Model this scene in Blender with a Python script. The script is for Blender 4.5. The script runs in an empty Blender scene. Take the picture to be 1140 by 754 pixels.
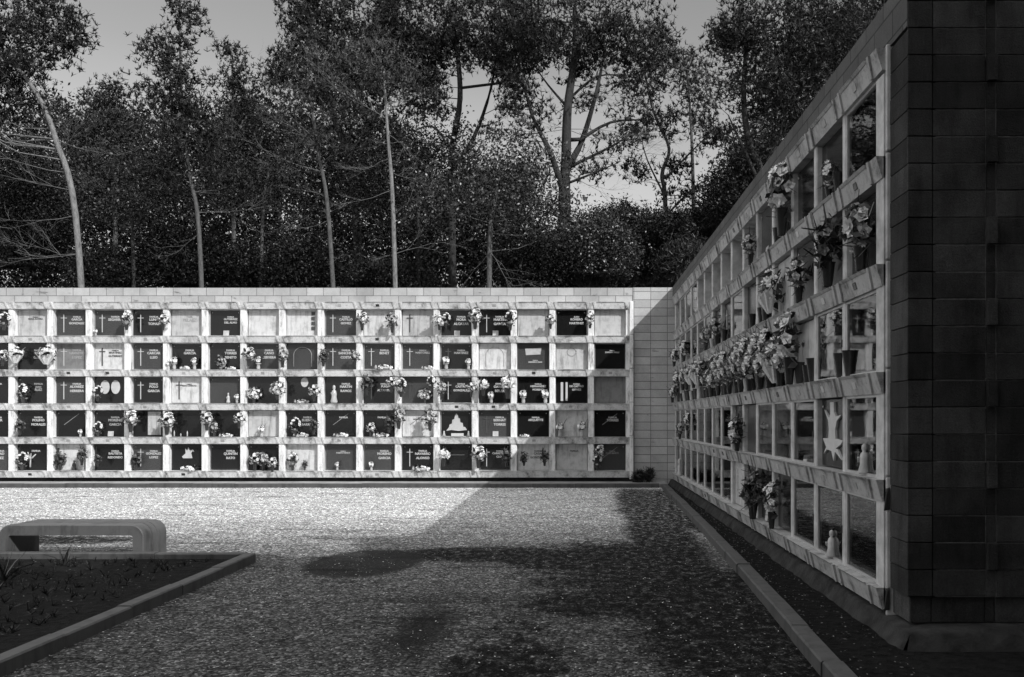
import bpy, math, random
import numpy as np
from mathutils import Vector, Matrix, noise as mnoise
random.seed(7); RS = np.random.RandomState(11)
SC = bpy.context.scene; COL = SC.collection
F = 995.0; PX, PY, EYE = 640.0, 465.0, 1.65        # measured from the photograph: focal length, vanishing point, eye height

def at(px, py, d):                                   # a point of the photo at distance d, in metres
    return Vector(((px-PX)/F*d, d, EYE+(PY-py)/F*d))

# ------------------------------------------------------------------ materials
def mat(name, build):
    m = bpy.data.materials.new(name); m.use_nodes = True
    nt = m.node_tree; nt.nodes.clear()
    out = nt.nodes.new('ShaderNodeOutputMaterial'); p = nt.nodes.new('ShaderNodeBsdfPrincipled')
    nt.links.new(p.outputs[0], out.inputs[0]); build(nt, p); return m
def N(nt, t, **kw):
    n = nt.nodes.new(t)
    for k, v in kw.items():
        if k in n.inputs: n.inputs[k].default_value = v
        else: setattr(n, k, v)
    return n
def grey(v): return (v, v, v, 1)
def objco(nt, scale=1.0, sc3=None):
    tc = N(nt, 'ShaderNodeTexCoord'); mp = N(nt, 'ShaderNodeMapping')
    mp.inputs['Scale'].default_value = sc3 or (scale,)*3
    nt.links.new(tc.outputs['Object'], mp.inputs[0]); return mp.outputs[0]
def worldco(nt, sc3=(1,1,1), add_rand=False):
    g = N(nt, 'ShaderNodeNewGeometry'); mp = N(nt, 'ShaderNodeMapping'); mp.inputs['Scale'].default_value = sc3
    nt.links.new(g.outputs['Position'], mp.inputs[0]); return mp.outputs[0]
def noise(nt, co, scale, detail=4, rough=.6):
    n = N(nt, 'ShaderNodeTexNoise'); n.inputs['Scale'].default_value = scale
    n.inputs['Detail'].default_value = detail; n.inputs['Roughness'].default_value = rough
    nt.links.new(co, n.inputs['Vector']); return n.outputs['Fac']
def ramp(nt, fac, stops):
    r = N(nt, 'ShaderNodeValToRGB'); e = r.color_ramp.elements
    while len(e) < len(stops): e.new(.5)
    for i, (p, v) in enumerate(stops): e[i].position = p; e[i].color = grey(v)
    nt.links.new(fac, r.inputs[0]); return r.outputs[0]
def mix(nt, fac, a, b, mode='MIX'):
    m = N(nt, 'ShaderNodeMix', data_type='RGBA', blend_type=mode)
    for i, v in ((0, fac), (6, a), (7, b)):
        if isinstance(v, (int, float)):
            m.inputs[i].default_value = v if i == 0 else grey(v)
        else: nt.links.new(v, m.inputs[i])
    return m.outputs[2]
def math_(nt, op, a, b=0.0, clamp=False):
    m = N(nt, 'ShaderNodeMath', operation=op, use_clamp=clamp)
    for i, v in ((0, a), (1, b)):
        if isinstance(v, (int, float)): m.inputs[i].default_value = v
        else: nt.links.new(v, m.inputs[i])
    return m.outputs[0]
def bump(nt, p, h, dist=.01, strength=1.0):
    b = N(nt, 'ShaderNodeBump'); b.inputs['Distance'].default_value = dist; b.inputs['Strength'].default_value = strength
    nt.links.new(h, b.inputs['Height']); nt.links.new(b.outputs[0], p.inputs['Normal'])

def m_plain(name, v, rough=.6, var=.25, scale=8, spec=.5, metal=0, bmp=0):
    def b(nt, p):
        co = worldco(nt); n = noise(nt, co, scale, 5)
        c = ramp(nt, n, [(.3, v*(1-var)), (.7, min(1, v*(1+var)))])
        nt.links.new(c, p.inputs['Base Color']); p.inputs['Roughness'].default_value = rough
        p.inputs['Specular IOR Level'].default_value = spec; p.inputs['Metallic'].default_value = metal
        if bmp: bump(nt, p, n, bmp)
    return mat(name, b)

def m_frame():                                      # white painted precast concrete with rain streaks
    def b(nt, p):
        co = worldco(nt)
        st = noise(nt, worldco(nt, (5, 5, .9)), 1.6, 6, .7)
        c = ramp(nt, st, [(.36, .26), (.44, .62), (.56, .82), (.8, .88)])
        sp = noise(nt, co, 26, 5, .7)
        c = mix(nt, 1.0, c, ramp(nt, sp, [(.30, .55), (.42, .96), (.7, 1.0)]), 'MULTIPLY')
        nt.links.new(c, p.inputs['Base Color']); p.inputs['Roughness'].default_value = .75
        bump(nt, p, sp, .004)
    return mat('painted_concrete', b)
def m_beam(q=1.0, nm='weathered_beam_concrete'):                                       # beams: more worn, mottled
    def b(nt, p):
        co = worldco(nt)
        st = noise(nt, worldco(nt, (1.3, 1.3, 1.1)), 3.4, 7, .72)
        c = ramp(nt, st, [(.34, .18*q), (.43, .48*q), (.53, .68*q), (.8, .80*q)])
        sp = noise(nt, co, 30, 5, .75)
        c = mix(nt, 1.0, c, ramp(nt, sp, [(.30, .45), (.44, .95), (.7, 1.0)]), 'MULTIPLY')
        nt.links.new(c, p.inputs['Base Color']); p.inputs['Roughness'].default_value = .8
        bump(nt, p, sp, .006)
    return mat(nm, b)
def m_block(axis, base, name, offset=0.0, zoff=0.0, xoff=0.0):
    def b(nt, p):
        g = N(nt, 'ShaderNodeNewGeometry'); s = N(nt, 'ShaderNodeSeparateXYZ'); nt.links.new(g.outputs['Position'], s.inputs[0])
        c = N(nt, 'ShaderNodeCombineXYZ')
        u = math_(nt, 'ADD', s.outputs[axis], xoff + 40.0); v = math_(nt, 'ADD', s.outputs[2], zoff)
        nt.links.new(u, c.inputs[0]); nt.links.new(v, c.inputs[1])
        br = N(nt, 'ShaderNodeTexBrick'); nt.links.new(c.outputs[0], br.inputs['Vector'])
        br.offset = offset; br.squash = 1.0
        for k, val in (('Scale', 1.0), ('Mortar Size', .007), ('Mortar Smooth', .3), ('Bias', 0.0), ('Brick Width', .41), ('Row Height', .2)):
            br.inputs[k].default_value = val
        br.inputs['Color1'].default_value = grey(base*1.12); br.inputs['Color2'].default_value = grey(base*.84); br.inputs['Mortar'].default_value = grey(base*.42)
        co = worldco(nt); n1 = noise(nt, co, 1.3, 6, .7); n2 = noise(nt, co, 60, 4, .7)
        # dark lichen stains that sit on the joints
        st = noise(nt, worldco(nt, (1.1, 1.1, 3.2)), 1.7, 5, .65)
        cc = mix(nt, 1.0, br.outputs['Color'], ramp(nt, n1, [(.3, .72), (.6, 1.0)]), 'MULTIPLY')
        cc = mix(nt, 1.0, cc, ramp(nt, n2, [(.3, .75), (.65, 1.0)]), 'MULTIPLY')
        cc = mix(nt, 1.0, cc, ramp(nt, st, [(.30, .35), (.38, 1.0)]), 'MULTIPLY')
        nt.links.new(cc, p.inputs['Base Color']); p.inputs['Roughness'].default_value = .9
        p.inputs['Specular IOR Level'].default_value = .2
        h = math_(nt, 'ADD', math_(nt, 'MULTIPLY', br.outputs['Fac'], -1.0), math_(nt, 'MULTIPLY', n2, .35))
        bump(nt, p, h, .010)
    return mat(name, b)
def m_cast_block():                                 # rough blocks, the end wall's shade put into their colour, each its own tone
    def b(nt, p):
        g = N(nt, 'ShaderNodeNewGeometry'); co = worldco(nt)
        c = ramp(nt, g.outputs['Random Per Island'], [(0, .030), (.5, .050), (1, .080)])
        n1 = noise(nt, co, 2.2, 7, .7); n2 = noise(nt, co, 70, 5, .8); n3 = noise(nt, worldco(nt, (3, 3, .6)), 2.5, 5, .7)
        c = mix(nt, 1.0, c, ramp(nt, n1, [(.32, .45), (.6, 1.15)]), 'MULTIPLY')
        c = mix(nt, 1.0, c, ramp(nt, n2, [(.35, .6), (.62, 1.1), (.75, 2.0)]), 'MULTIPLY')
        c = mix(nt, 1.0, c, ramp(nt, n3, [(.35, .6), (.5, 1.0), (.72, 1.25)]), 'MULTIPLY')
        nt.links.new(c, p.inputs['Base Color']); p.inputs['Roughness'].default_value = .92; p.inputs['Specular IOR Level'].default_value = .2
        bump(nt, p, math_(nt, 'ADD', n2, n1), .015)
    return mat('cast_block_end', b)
def m_stone(name, v, rough, speck=.5, cloud=.2, sc=55):
    def b(nt, p):
        co = worldco(nt); a = noise(nt, co, sc, 3, .8); c = noise(nt, co, 3.0, 6, .65)
        x = ramp(nt, a, [(.35, v*(1-speck)), (.5, v), (.68, min(.9, v*(1+1.5*speck)))])
        x = mix(nt, 1.0, x, ramp(nt, c, [(.3, 1-cloud), (.7, 1.0)]), 'MULTIPLY')
        nt.links.new(x, p.inputs['Base Color']); p.inputs['Roughness'].default_value = rough
        p.inputs['Specular IOR Level'].default_value = .5
    return mat(name, b)
def m_stained(name, v):                             # cement or marble lid with runs of dirt from the top edge
    def b(nt, p):
        co = worldco(nt, (9, 9, 1.2)); a = noise(nt, co, 1.0, 6, .7); c = noise(nt, worldco(nt), 4.5, 6, .7)
        x = ramp(nt, c, [(.28, v*.55), (.5, v*.95), (.75, min(.85, v*1.08))])
        x = mix(nt, 1.0, x, ramp(nt, a, [(.33, .50), (.5, 1.0)]), 'MULTIPLY')
        nt.links.new(x, p.inputs['Base Color']); p.inputs['Roughness'].default_value = .6
    return mat(name, b)
def m_glass():
    m = bpy.data.materials.new('door_glass'); m.use_nodes = True; nt = m.node_tree; nt.nodes.clear()
    out = N(nt, 'ShaderNodeOutputMaterial'); mx = N(nt, 'ShaderNodeMixShader'); t = N(nt, 'ShaderNodeBsdfTransparent'); g = N(nt, 'ShaderNodeBsdfGlossy')
    g.inputs['Roughness'].default_value = .02; g.inputs['Color'].default_value = grey(.9); t.inputs['Color'].default_value = grey(.8)
    fr = N(nt, 'ShaderNodeFresnel'); fr.inputs['IOR'].default_value = 1.75
    d = noise(nt, worldco(nt), 3, 3)
    bp = N(nt, 'ShaderNodeBump'); bp.inputs['Distance'].default_value = .0003; nt.links.new(d, bp.inputs['Height']); nt.links.new(bp.outputs[0], g.inputs['Normal'])
    nt.links.new(fr.outputs[0], mx.inputs[0]); nt.links.new(t.outputs[0], mx.inputs[1]); nt.links.new(g.outputs[0], mx.inputs[2]); nt.links.new(mx.outputs[0], out.inputs[0])
    return m
def m_leaf(name, v, var=.6, rough=.55, trans=.25, spec=.35):
    def b(nt, p):
        g = N(nt, 'ShaderNodeNewGeometry')
        c = ramp(nt, g.outputs['Random Per Island'], [(0, v*(1-var)), (.6, v), (1, v*(1+1.6*var))])
        nt.links.new(c, p.inputs['Base Color']); p.inputs['Roughness'].default_value = rough
        p.inputs['Specular IOR Level'].default_value = spec
    return mat(name, b)
def m_bark(name, v):
    def b(nt, p):
        n = noise(nt, worldco(nt, (1, 1, .35)), 14, 6, .7)
        c = ramp(nt, n, [(.32, v*.3), (.48, v*.8), (.7, v*1.25)])
        nt.links.new(c, p.inputs['Base Color']); p.inputs['Roughness'].default_value = .9; bump(nt, p, n, .03)
    return mat(name, b)
def m_gravel():
    def b(nt, p):
        co = worldco(nt)
        vo = N(nt, 'ShaderNodeTexVoronoi'); vo.inputs['Scale'].default_value = 52; nt.links.new(co, vo.inputs['Vector'])
        s = N(nt, 'ShaderNodeSeparateColor'); nt.links.new(vo.outputs['Color'], s.inputs[0])
        peb = ramp(nt, s.outputs[0], [(0, .12), (.5, .55), (.8, 1.1), (1, 2.2)])
        fine = ramp(nt, noise(nt, co, 90, 4, .8), [(.3, .60), (.7, 1.18)])
        g = N(nt, 'ShaderNodeSeparateXYZ'); nt.links.new(co, g.inputs[0])
        x, y = g.outputs[0], g.outputs[1]
        vo2 = N(nt, 'ShaderNodeTexVoronoi'); vo2.inputs['Scale'].default_value = 24; nt.links.new(co, vo2.inputs['Vector'])
        s2 = N(nt, 'ShaderNodeSeparateColor'); nt.links.new(vo2.outputs['Color'], s2.inputs[0])
        peb = mix(nt, 1.0, peb, ramp(nt, s2.outputs[0], [(0, .55), (.6, .95), (.9, 1.2), (1, 1.9)]), 'MULTIPLY')
        base = mix(nt, 1.0, mix(nt, 1.0, peb, fine, 'MULTIPLY'), .86, 'MULTIPLY')
        # damp, mossy and worn patches with shapes of their own
        wob = math_(nt, 'MULTIPLY', math_(nt, 'SUBTRACT', noise(nt, co, .55, 7, .62), .5), 5.2)
        wob2 = math_(nt, 'MULTIPLY', math_(nt, 'SUBTRACT', noise(nt, worldco(nt, (.5, 1.4, 1)), 1.4, 8, .72), .5), 3.6)
        grain = math_(nt, 'MULTIPLY', math_(nt, 'SUBTRACT', noise(nt, worldco(nt, (1, .45, 1)), 9, 8, .85), .5), 2.4)
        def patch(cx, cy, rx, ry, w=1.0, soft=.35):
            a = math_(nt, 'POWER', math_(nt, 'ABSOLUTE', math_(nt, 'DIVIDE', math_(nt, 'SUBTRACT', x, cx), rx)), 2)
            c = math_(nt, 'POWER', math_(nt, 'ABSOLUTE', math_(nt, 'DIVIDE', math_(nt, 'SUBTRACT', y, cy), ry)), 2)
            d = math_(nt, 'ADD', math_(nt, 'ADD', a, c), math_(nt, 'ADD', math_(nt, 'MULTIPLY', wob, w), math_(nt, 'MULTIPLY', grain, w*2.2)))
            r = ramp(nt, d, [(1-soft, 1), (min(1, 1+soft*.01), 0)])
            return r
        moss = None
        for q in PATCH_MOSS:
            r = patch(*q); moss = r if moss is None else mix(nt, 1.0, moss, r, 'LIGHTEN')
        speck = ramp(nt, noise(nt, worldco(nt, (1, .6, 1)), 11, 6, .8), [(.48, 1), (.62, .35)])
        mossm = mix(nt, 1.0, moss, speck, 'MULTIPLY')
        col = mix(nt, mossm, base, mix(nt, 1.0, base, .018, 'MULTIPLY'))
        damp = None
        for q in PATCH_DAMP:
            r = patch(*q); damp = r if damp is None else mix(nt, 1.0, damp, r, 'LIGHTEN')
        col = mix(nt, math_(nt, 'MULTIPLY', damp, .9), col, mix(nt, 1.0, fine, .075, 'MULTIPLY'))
        # thin scuffed streaks across
        strk = ramp(nt, noise(nt, worldco(nt, (.35, 1.6, 1)), 1.5, 9, .78), [(.36, .35), (.47, 1.0)])
        col = mix(nt, 1.0, col, strk, 'MULTIPLY')
        # foreground shade put into the colour: gravel darkens towards the camera
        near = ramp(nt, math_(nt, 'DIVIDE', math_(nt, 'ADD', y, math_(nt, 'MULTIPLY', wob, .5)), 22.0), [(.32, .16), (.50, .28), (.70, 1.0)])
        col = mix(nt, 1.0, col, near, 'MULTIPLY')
        nt.links.new(col, p.inputs['Base Color']); p.inputs['Roughness'].default_value = .95; p.inputs['Specular IOR Level'].default_value = .15
        h = math_(nt, 'ADD', math_(nt, 'MULTIPLY', vo.outputs['Distance'], -1.0), noise(nt, co, 40, 4, .8))
        bump(nt, p, h, .02, .8)
    return mat('gravel', b)
def gp(px, py):  # ground point
    d = EYE*F/(py-PY); return ((px-PX)/F*d, d)
def pr(x0, x1, y0, y1, w=.18, soft=.4):      # patch from photo extents
    d1 = EYE*F/(y0-PY); d0 = EYE*F/(y1-PY); dm = (d0+d1)/2
    return (((x0+x1)/2-PX)/F*dm, dm, (x1-x0)/2/F*dm, (d1-d0)/2, w, soft)
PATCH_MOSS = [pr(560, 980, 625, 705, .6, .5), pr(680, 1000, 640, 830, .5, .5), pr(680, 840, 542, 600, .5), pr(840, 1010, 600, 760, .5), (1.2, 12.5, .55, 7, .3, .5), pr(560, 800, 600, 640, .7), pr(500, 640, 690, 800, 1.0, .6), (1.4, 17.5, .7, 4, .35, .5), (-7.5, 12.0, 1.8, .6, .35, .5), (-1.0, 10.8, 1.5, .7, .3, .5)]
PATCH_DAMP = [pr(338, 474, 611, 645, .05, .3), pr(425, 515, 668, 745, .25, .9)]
M = {}
def mats():
    M['frame'] = m_frame(); M['beam'] = m_beam(); M['beam_r'] = m_beam(.62, 'weathered_beam_shaded'); M['frame_r'] = m_plain('painted_post_shaded', .46, .75, .3, 7)  # right wall's beams and posts darkened: its shade put into the colour
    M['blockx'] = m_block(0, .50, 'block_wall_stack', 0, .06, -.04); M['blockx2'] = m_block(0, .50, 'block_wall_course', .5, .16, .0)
    M['blocky'] = m_block(1, .11, 'block_wall_side', .5, .08, 0); M['blockn'] = m_cast_block()  # side parapet is a darker block copy, with its shade in the colour
    M['dark'] = m_stone('black_granite', .011, .16, .6); M['grey'] = m_stone('grey_granite', .052, .3, .8)
    M['mid'] = m_stained('worn_slate', .20); M['light'] = m_stained('pale_marble', .62); M['cement'] = m_stained('stained_cement', .48)
    M['white'] = m_plain('white_inlay', .5, .5, .1); M['silver'] = m_plain('aluminium', .55, .35, .15, metal=.6)
    M['etch'] = m_plain('dark_inlay', .06, .5, .1); M['greyinlay'] = m_plain('grey_inlay', .32, .5, .2)
    M['vase_d'] = m_plain('dark_vase', .035, .25, .3); M['vase_l'] = m_plain('pale_vase', .45, .3, .2)
    M['petal'] = m_leaf('white_petals', .78, .25, .6); M['petal_m'] = m_leaf('mid_petals', .48, .5, .6); M['petal_d'] = m_leaf('dark_petals', .16, .7, .6)
    M['leaf'] = m_leaf('bouquet_leaves', .045, .6, .45); M['paper'] = m_plain('wrapping_paper', .6, .3, .2, 20)
    M['needle'] = m_leaf('pine_needles', .017, .7); M['needle2'] = m_leaf('pine_needles_pale', .042, .7); M['needled'] = m_leaf('pine_needles_dark', .014, .7)
    M['oak'] = m_leaf('glossy_leaves', .029, .75, .4, spec=.6); M['scrub'] = m_leaf('scrub_leaves', .028, .8, .5)
    M['wood'] = m_leaf('far_foliage', .007, .7)
    M['bark_p'] = m_bark('pale_bark', .21); M['bark_d'] = m_bark('dark_bark', .03); M['bark_m'] = m_bark('mid_bark', .10)
    M['twig'] = m_plain('dead_twigs', .15, .9, .4)
    M['kerb'] = m_stained('kerb_concrete', .07); M['bench'] = m_stained('bench_concrete', .09)
    M['foot'] = m_plain('rough_footing', .032, .95, .55, 5, .2, bmp=.05)
    M['glass'] = m_glass(); M['void'] = m_plain('niche_lining', .55, .8, .1)
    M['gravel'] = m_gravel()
    M['soil'] = m_plain('dark_soil', .010, 1, .6, 14, .1, bmp=.05)
    M['path'] = m_plain('concrete_walk', .30, .9, .3, 3, .2, bmp=.01)
    M['hill'] = m_plain('forest_floor', .03, 1, .5, 2, .1); M['chip'] = m_leaf('litter', .12, .7)
    M['rag'] = m_plain('dark_bracket', .02, .6)
mats()

# ------------------------------------------------------------------ mesh helpers
def link(o, parent=None):
    COL.objects.link(o)
    if parent is not None: o.parent = parent
    return o
def tag(o, label=None, cat=None, group=None, kind=None):
    for k, v in (('label', label), ('category', cat), ('group', group), ('kind', kind)):
        if v: o[k] = v
    return o
def empty(name, loc=(0, 0, 0), rz=0):
    o = bpy.data.objects.new(name, None); o.location = loc; o.rotation_euler = (0, 0, rz); o.empty_display_size = .1
    return link(o)
class MB:
    def __init__(s): s.v = []; s.f = []; s.sm = []
    def add(s, vs, fs, smooth=False):
        b = len(s.v); s.v += [tuple(v) for v in vs]; s.f += [tuple(i+b for i in f) for f in fs]; s.sm += [smooth]*len(fs); return s
    def box(s, x0, x1, y0, y1, z0, z1):
        return s.add([(x0,y0,z0),(x1,y0,z0),(x1,y1,z0),(x0,y1,z0),(x0,y0,z1),(x1,y0,z1),(x1,y1,z1),(x0,y1,z1)],
              [(0,3,2,1),(4,5,6,7),(0,1,5,4),(1,2,6,5),(2,3,7,6),(3,0,4,7)])
    def hexa(s, p): return s.add(p, [(0,3,2,1),(4,5,6,7),(0,1,5,4),(1,2,6,5),(2,3,7,6),(3,0,4,7)])
    def tube(s, pts, rs, n=7, cap=True, flat=1):
        pts = [Vector(p) for p in pts]; rings = []
        up = Vector((.31, .17, .93))
        for i, p in enumerate(pts):
            d = (pts[min(i+1, len(pts)-1)]-pts[max(i-1, 0)]).normalized()
            a = d.cross(up if abs(d.dot(up)) < .95 else Vector((1, 0, 0))).normalized(); b = d.cross(a)
            rings.append([p+(a*math.cos(t)+b*math.sin(t))*rs[i] for t in (2*math.pi*k/n for k in range(n))])
        vs = [v for r in rings for v in r]; fs = []
        for i in range(len(pts)-1):
            for k in range(n): fs.append((i*n+k, i*n+(k+1) % n, (i+1)*n+(k+1) % n, (i+1)*n+k))
        if cap: fs.append(tuple(range(n-1, -1, -1))); fs.append(tuple((len(pts)-1)*n+k for k in range(n)))
        return s.add(vs, fs, True)
    def lathe(s, prof, n=12, o=(0, 0, 0), cap=True):
        vs = []; fs = []
        for r, z in prof:
            for k in range(n): a = 2*math.pi*k/n; vs.append((o[0]+r*math.cos(a), o[1]+r*math.sin(a), o[2]+z))
        for i in range(len(prof)-1):
            for k in range(n): fs.append((i*n+k, i*n+(k+1) % n, (i+1)*n+(k+1) % n, (i+1)*n+k))
        if cap: fs.append(tuple(range(n-1, -1, -1))); fs.append(tuple((len(prof)-1)*n+k for k in range(n)))
        return s.add(vs, fs, True)
    def mesh(s, name, m):
        me = bpy.data.meshes.new(name); me.from_pydata(s.v, [], s.f); me.polygons.foreach_set('use_smooth', s.sm)
        me.materials.append(m if not isinstance(m, str) else M[m]); me.update(); return me
    def build(s, name, m, parent=None, bevel=0):
        o = bpy.data.objects.new(name, s.mesh(name, m)); link(o, parent)
        if bevel:
            md = o.modifiers.new('b', 'BEVEL'); md.width = bevel; md.segments = 2; md.limit_method = 'ANGLE'
        return o
def quads(name, P, m, parent=None):
    """P: (n,4,3) array of quads"""
    n = len(P); me = bpy.data.meshes.new(name)
    me.vertices.add(n*4); me.vertices.foreach_set('co', np.ascontiguousarray(P, dtype=np.float32).ravel())
    me.loops.add(n*4); me.loops.foreach_set('vertex_index', np.arange(n*4, dtype=np.int32))
    me.polygons.add(n); me.polygons.foreach_set('loop_start', np.arange(0, n*4, 4, dtype=np.int32))
    me.materials.append(M[m] if isinstance(m, str) else m); me.update(calc_edges=True)
    o = bpy.data.objects.new(name, me); return link(o, parent)
def copy_tree(o, parent=None):
    c = o.copy(); COL.objects.link(c)
    if parent is not None: c.parent = parent
    for ch in list(o.children): copy_tree(ch, c)
    return c
def rnd_dirs(n, up=0.0):
    v = RS.normal(size=(n, 3)); v[:, 2] += up; return v/np.linalg.norm(v, axis=1)[:, None]
def blades(C, nb, L, w, up=.5, jit=.5):
    """needle tufts: nb thin blades from each centre"""
    n = len(C)*nb; B = np.repeat(C, nb, axis=0)
    d = rnd_dirs(n, up); s = np.cross(d, rnd_dirs(n)); s /= (np.linalg.norm(s, axis=1)[:, None]+1e-6)
    l = (L*(1-jit/2+jit*RS.rand(n)))[:, None]; ww = (w*(.7+.6*RS.rand(n)))[:, None]
    return np.stack([B-s*ww*.5, B+s*ww*.5, B+d*l+s*ww*.25, B+d*l-s*ww*.25], axis=1)
def leaves(C, size, jit=.5):
    n = len(C); a = rnd_dirs(n); b = np.cross(a, rnd_dirs(n)); b /= (np.linalg.norm(b, axis=1)[:, None]+1e-6)
    l = (size*(1-jit/2+jit*RS.rand(n)))[:, None]
    return np.stack([C-a*l*.6, C+b*l*.32, C+a*l*.6, C-b*l*.32], axis=1)

# ------------------------------------------------------------------ ground, walk, kerbs, bed
g = MB()
ys = [-60, -20, 0, 5, 10, 15, 20, 22, 25.5, 60, 300]
g.add([(-300, -300, 0), (300, -300, 0), (300, 24, 0), (-300, 24, 0)], [(0, 1, 2, 3)])
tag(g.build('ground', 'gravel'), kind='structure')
hb = MB(); nx, ny = 60, 24; vs = []; fs = []
for j in range(ny):
    for i in range(nx):
        x = -300+600*((i/(nx-1)-.5)*abs(i/(nx-1)-.5)*2+.5)
        y = 24.2+(j/(ny-1))**2*400
        z = 1.4+1.6*math.tanh((y-24.2)/14)+ .5*mnoise.noise(Vector((x*.08, y*.08, 0)))
        if j == 0: z = 0
        vs.append((x, y, z))
for j in range(ny-1):
    for i in range(nx-1): a = j*nx+i; fs.append((a, a+1, a+nx+1, a+nx))
hb.add(vs, fs, True); tag(hb.build('hill', 'hill'), kind='structure')

w = MB(); w.box(-18, 2.2, 21.13, 22.3, -.1, .085); tag(w.build('walkway', 'path'), kind='structure')
def kerb_run(name, pts, wd, h, sgn=1, seg=1.0, gap=.006, m='kerb'):
    """kerb of separate cast lengths following pts (near edge), widened to sgn side"""
    mb = MB()
    for (x0, y0), (x1, y1) in zip(pts[:-1], pts[1:]):
        L = math.hypot(x1-x0, y1-y0); n = max(1, round(L/seg)); dx, dy = (x1-x0)/L, (y1-y0)/L; nxx, nyy = -dy*sgn, dx*sgn
        for i in range(n):
            a, b = i*L/n+gap/2, (i+1)*L/n-gap/2; j1 = random.uniform(-.008, .008); hh = h+random.uniform(-.006, .006)
            c = .012
            P = lambda t, o, z: (x0+dx*t+nxx*(o+j1), y0+dy*t+nyy*(o+j1), z)
            prof = [(0, -.1), (0, hh-c), (c, hh), (wd-c, hh), (wd, hh-c), (wd, -.1)]
            vs = [P(a, o, z) for o, z in prof]+[P(b, o, z) for o, z in prof]; k = len(prof)
            fs = [(q, (q+1) % k, k+(q+1) % k, k+q) for q in range(k)]+[tuple(range(k-1, -1, -1)), tuple(range(k, 2*k))]
            mb.add(vs, fs)
    o = mb.build(name, m); tag(o, kind='structure'); return o
kerb_run('walkway_kerb', [(-18, 21.0), (1.98, 21.0)], .12, .10)
kerb_run('wall_kerb', [(1.50, 4.0), (1.57, 5.69), (1.65, 7.65), (1.78, 11.3), (1.9, 16), (2.02, 20.9)], .14, .10, -1, .95)
kerb_run('bed_kerb', [(-3.66, 2.6), (-3.64, 10.2)], .13, .10, 1, 1.0)
kerb_run('bed_front_kerb', [(-16, 10.22), (-3.79, 10.22)], .12, .10, 1, 1.0)
s = MB(); s.add([(-16, 2.0, .03), (-3.76, 2.0, .03), (-3.76, 10.23, .03), (-16, 10.23, .03)], [(0, 1, 2, 3)]); tag(s.build('planting_bed', 'soil'), kind='structure')
s = MB(); s.add([(1.6, 3, .02), (9, 3, .02), (9, 6.6, .02), (2.6, 6.6, .02), (2.6, 22, .02), (2.1, 22, .02), (1.95, 16, .02), (1.85, 11.3, .02), (1.7, 7.6, .02)], [(0, 1, 2, 3, 4, 5, 6, 7, 8)]); tag(s.build('soil_strip', 'soil'), kind='structure')
# litter and loose stones
def litter(n, f, size, name, m):
    C = np.array([f() for _ in range(n)]); P = leaves(C, size, .9)
    P[:, :, 2] = C[:, None, 2]+(P[:, :, 2]-C[:, None, 2])*.25
    o = quads(name, P, m); tag(o, kind='stuff'); return o
litter(1300, lambda: (lambda y: (random.uniform(1.75+(y-8)*.03, 2.25), y, .03))(random.uniform(5, 21)), .022, 'leaf_litter', 'chip')
litter(1500, lambda: (random.uniform(-9, -4.1), random.uniform(5, 10.1), .04), .020, 'bed_litter', 'chip')
litter(5000, lambda: (lambda y: (random.uniform(-3.8, 1.6), y, .008))(4.5+13*random.random()**1.5), .016, 'gravel_chips', 'petal_m')
def tufts(n, f, name, L=.07):
    C = np.array([f() for _ in range(n)]); o = quads(name, blades(C, 7, L, .008, 1.2), 'wood'); tag(o, kind='stuff')
tufts(900, lambda: (random.uniform(-9, -4.1), random.uniform(5, 10.1), .03), 'bed_weeds', .06)

# ------------------------------------------------------------------ bench (hoop of cast concrete)
def bench():
    root = empty('bench', (-5.88, 10.42, 0)); tag(root, 'low concrete hoop bench with rounded corners and grooved end beside planting bed', 'bench')
    hx, H, R, th = .85, .40, .15, .125
    def outline(hx, H, R, n=8):
        pts = [(-hx, 0)]
        for k in range(n+1): a = math.pi-k/n*math.pi/2; pts.append((-hx+R+R*math.cos(a), H-R+R*math.sin(a)))
        for k in range(n+1): a = math.pi/2-k/n*math.pi/2; pts.append((hx-R+R*math.cos(a), H-R+R*math.sin(a)))
        pts.append((hx, 0)); return pts
    O = outline(hx, H, R); I = outline(hx-th, H-th, .03)
    # cross-section along depth: grooves are narrow insets of the outer face
    ysx = [(0, .012), (.012, 0), (.20, 0), (.205, .02), (.225, .02), (.23, 0), (.33, 0), (.335, .02), (.355, .02), (.36, 0), (.585, 0), (.60, .012)]
    mb = MB(); n = len(O); vs = []; fs = []
    for y, ins in ysx:
        Oi = outline(hx-ins, H-ins, max(.02, R-ins))
        vs += [(p[0], y, p[1]) for p in Oi]
    for j in range(len(ysx)-1):
        for k in range(n-1): a = j*n+k; fs.append((a, a+1, a+n+1, a+n))
    b = len(vs); vs += [(p[0], ysx[0][0], p[1]) for p in I]+[(p[0], ysx[-1][0], p[1]) for p in I]
    e = (len(ysx)-1)*n
    for k in range(n-1):
        fs.append((b+k+1, b+k, b+n+k, b+n+k+1)); fs.append((k+1, k, b+k, b+k+1)); fs.append((e+k, e+k+1, b+n+k+1, b+n+k))
    mb.add(vs, fs); o = mb.build('seat_hoop', 'bench', root)
bench()
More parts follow.
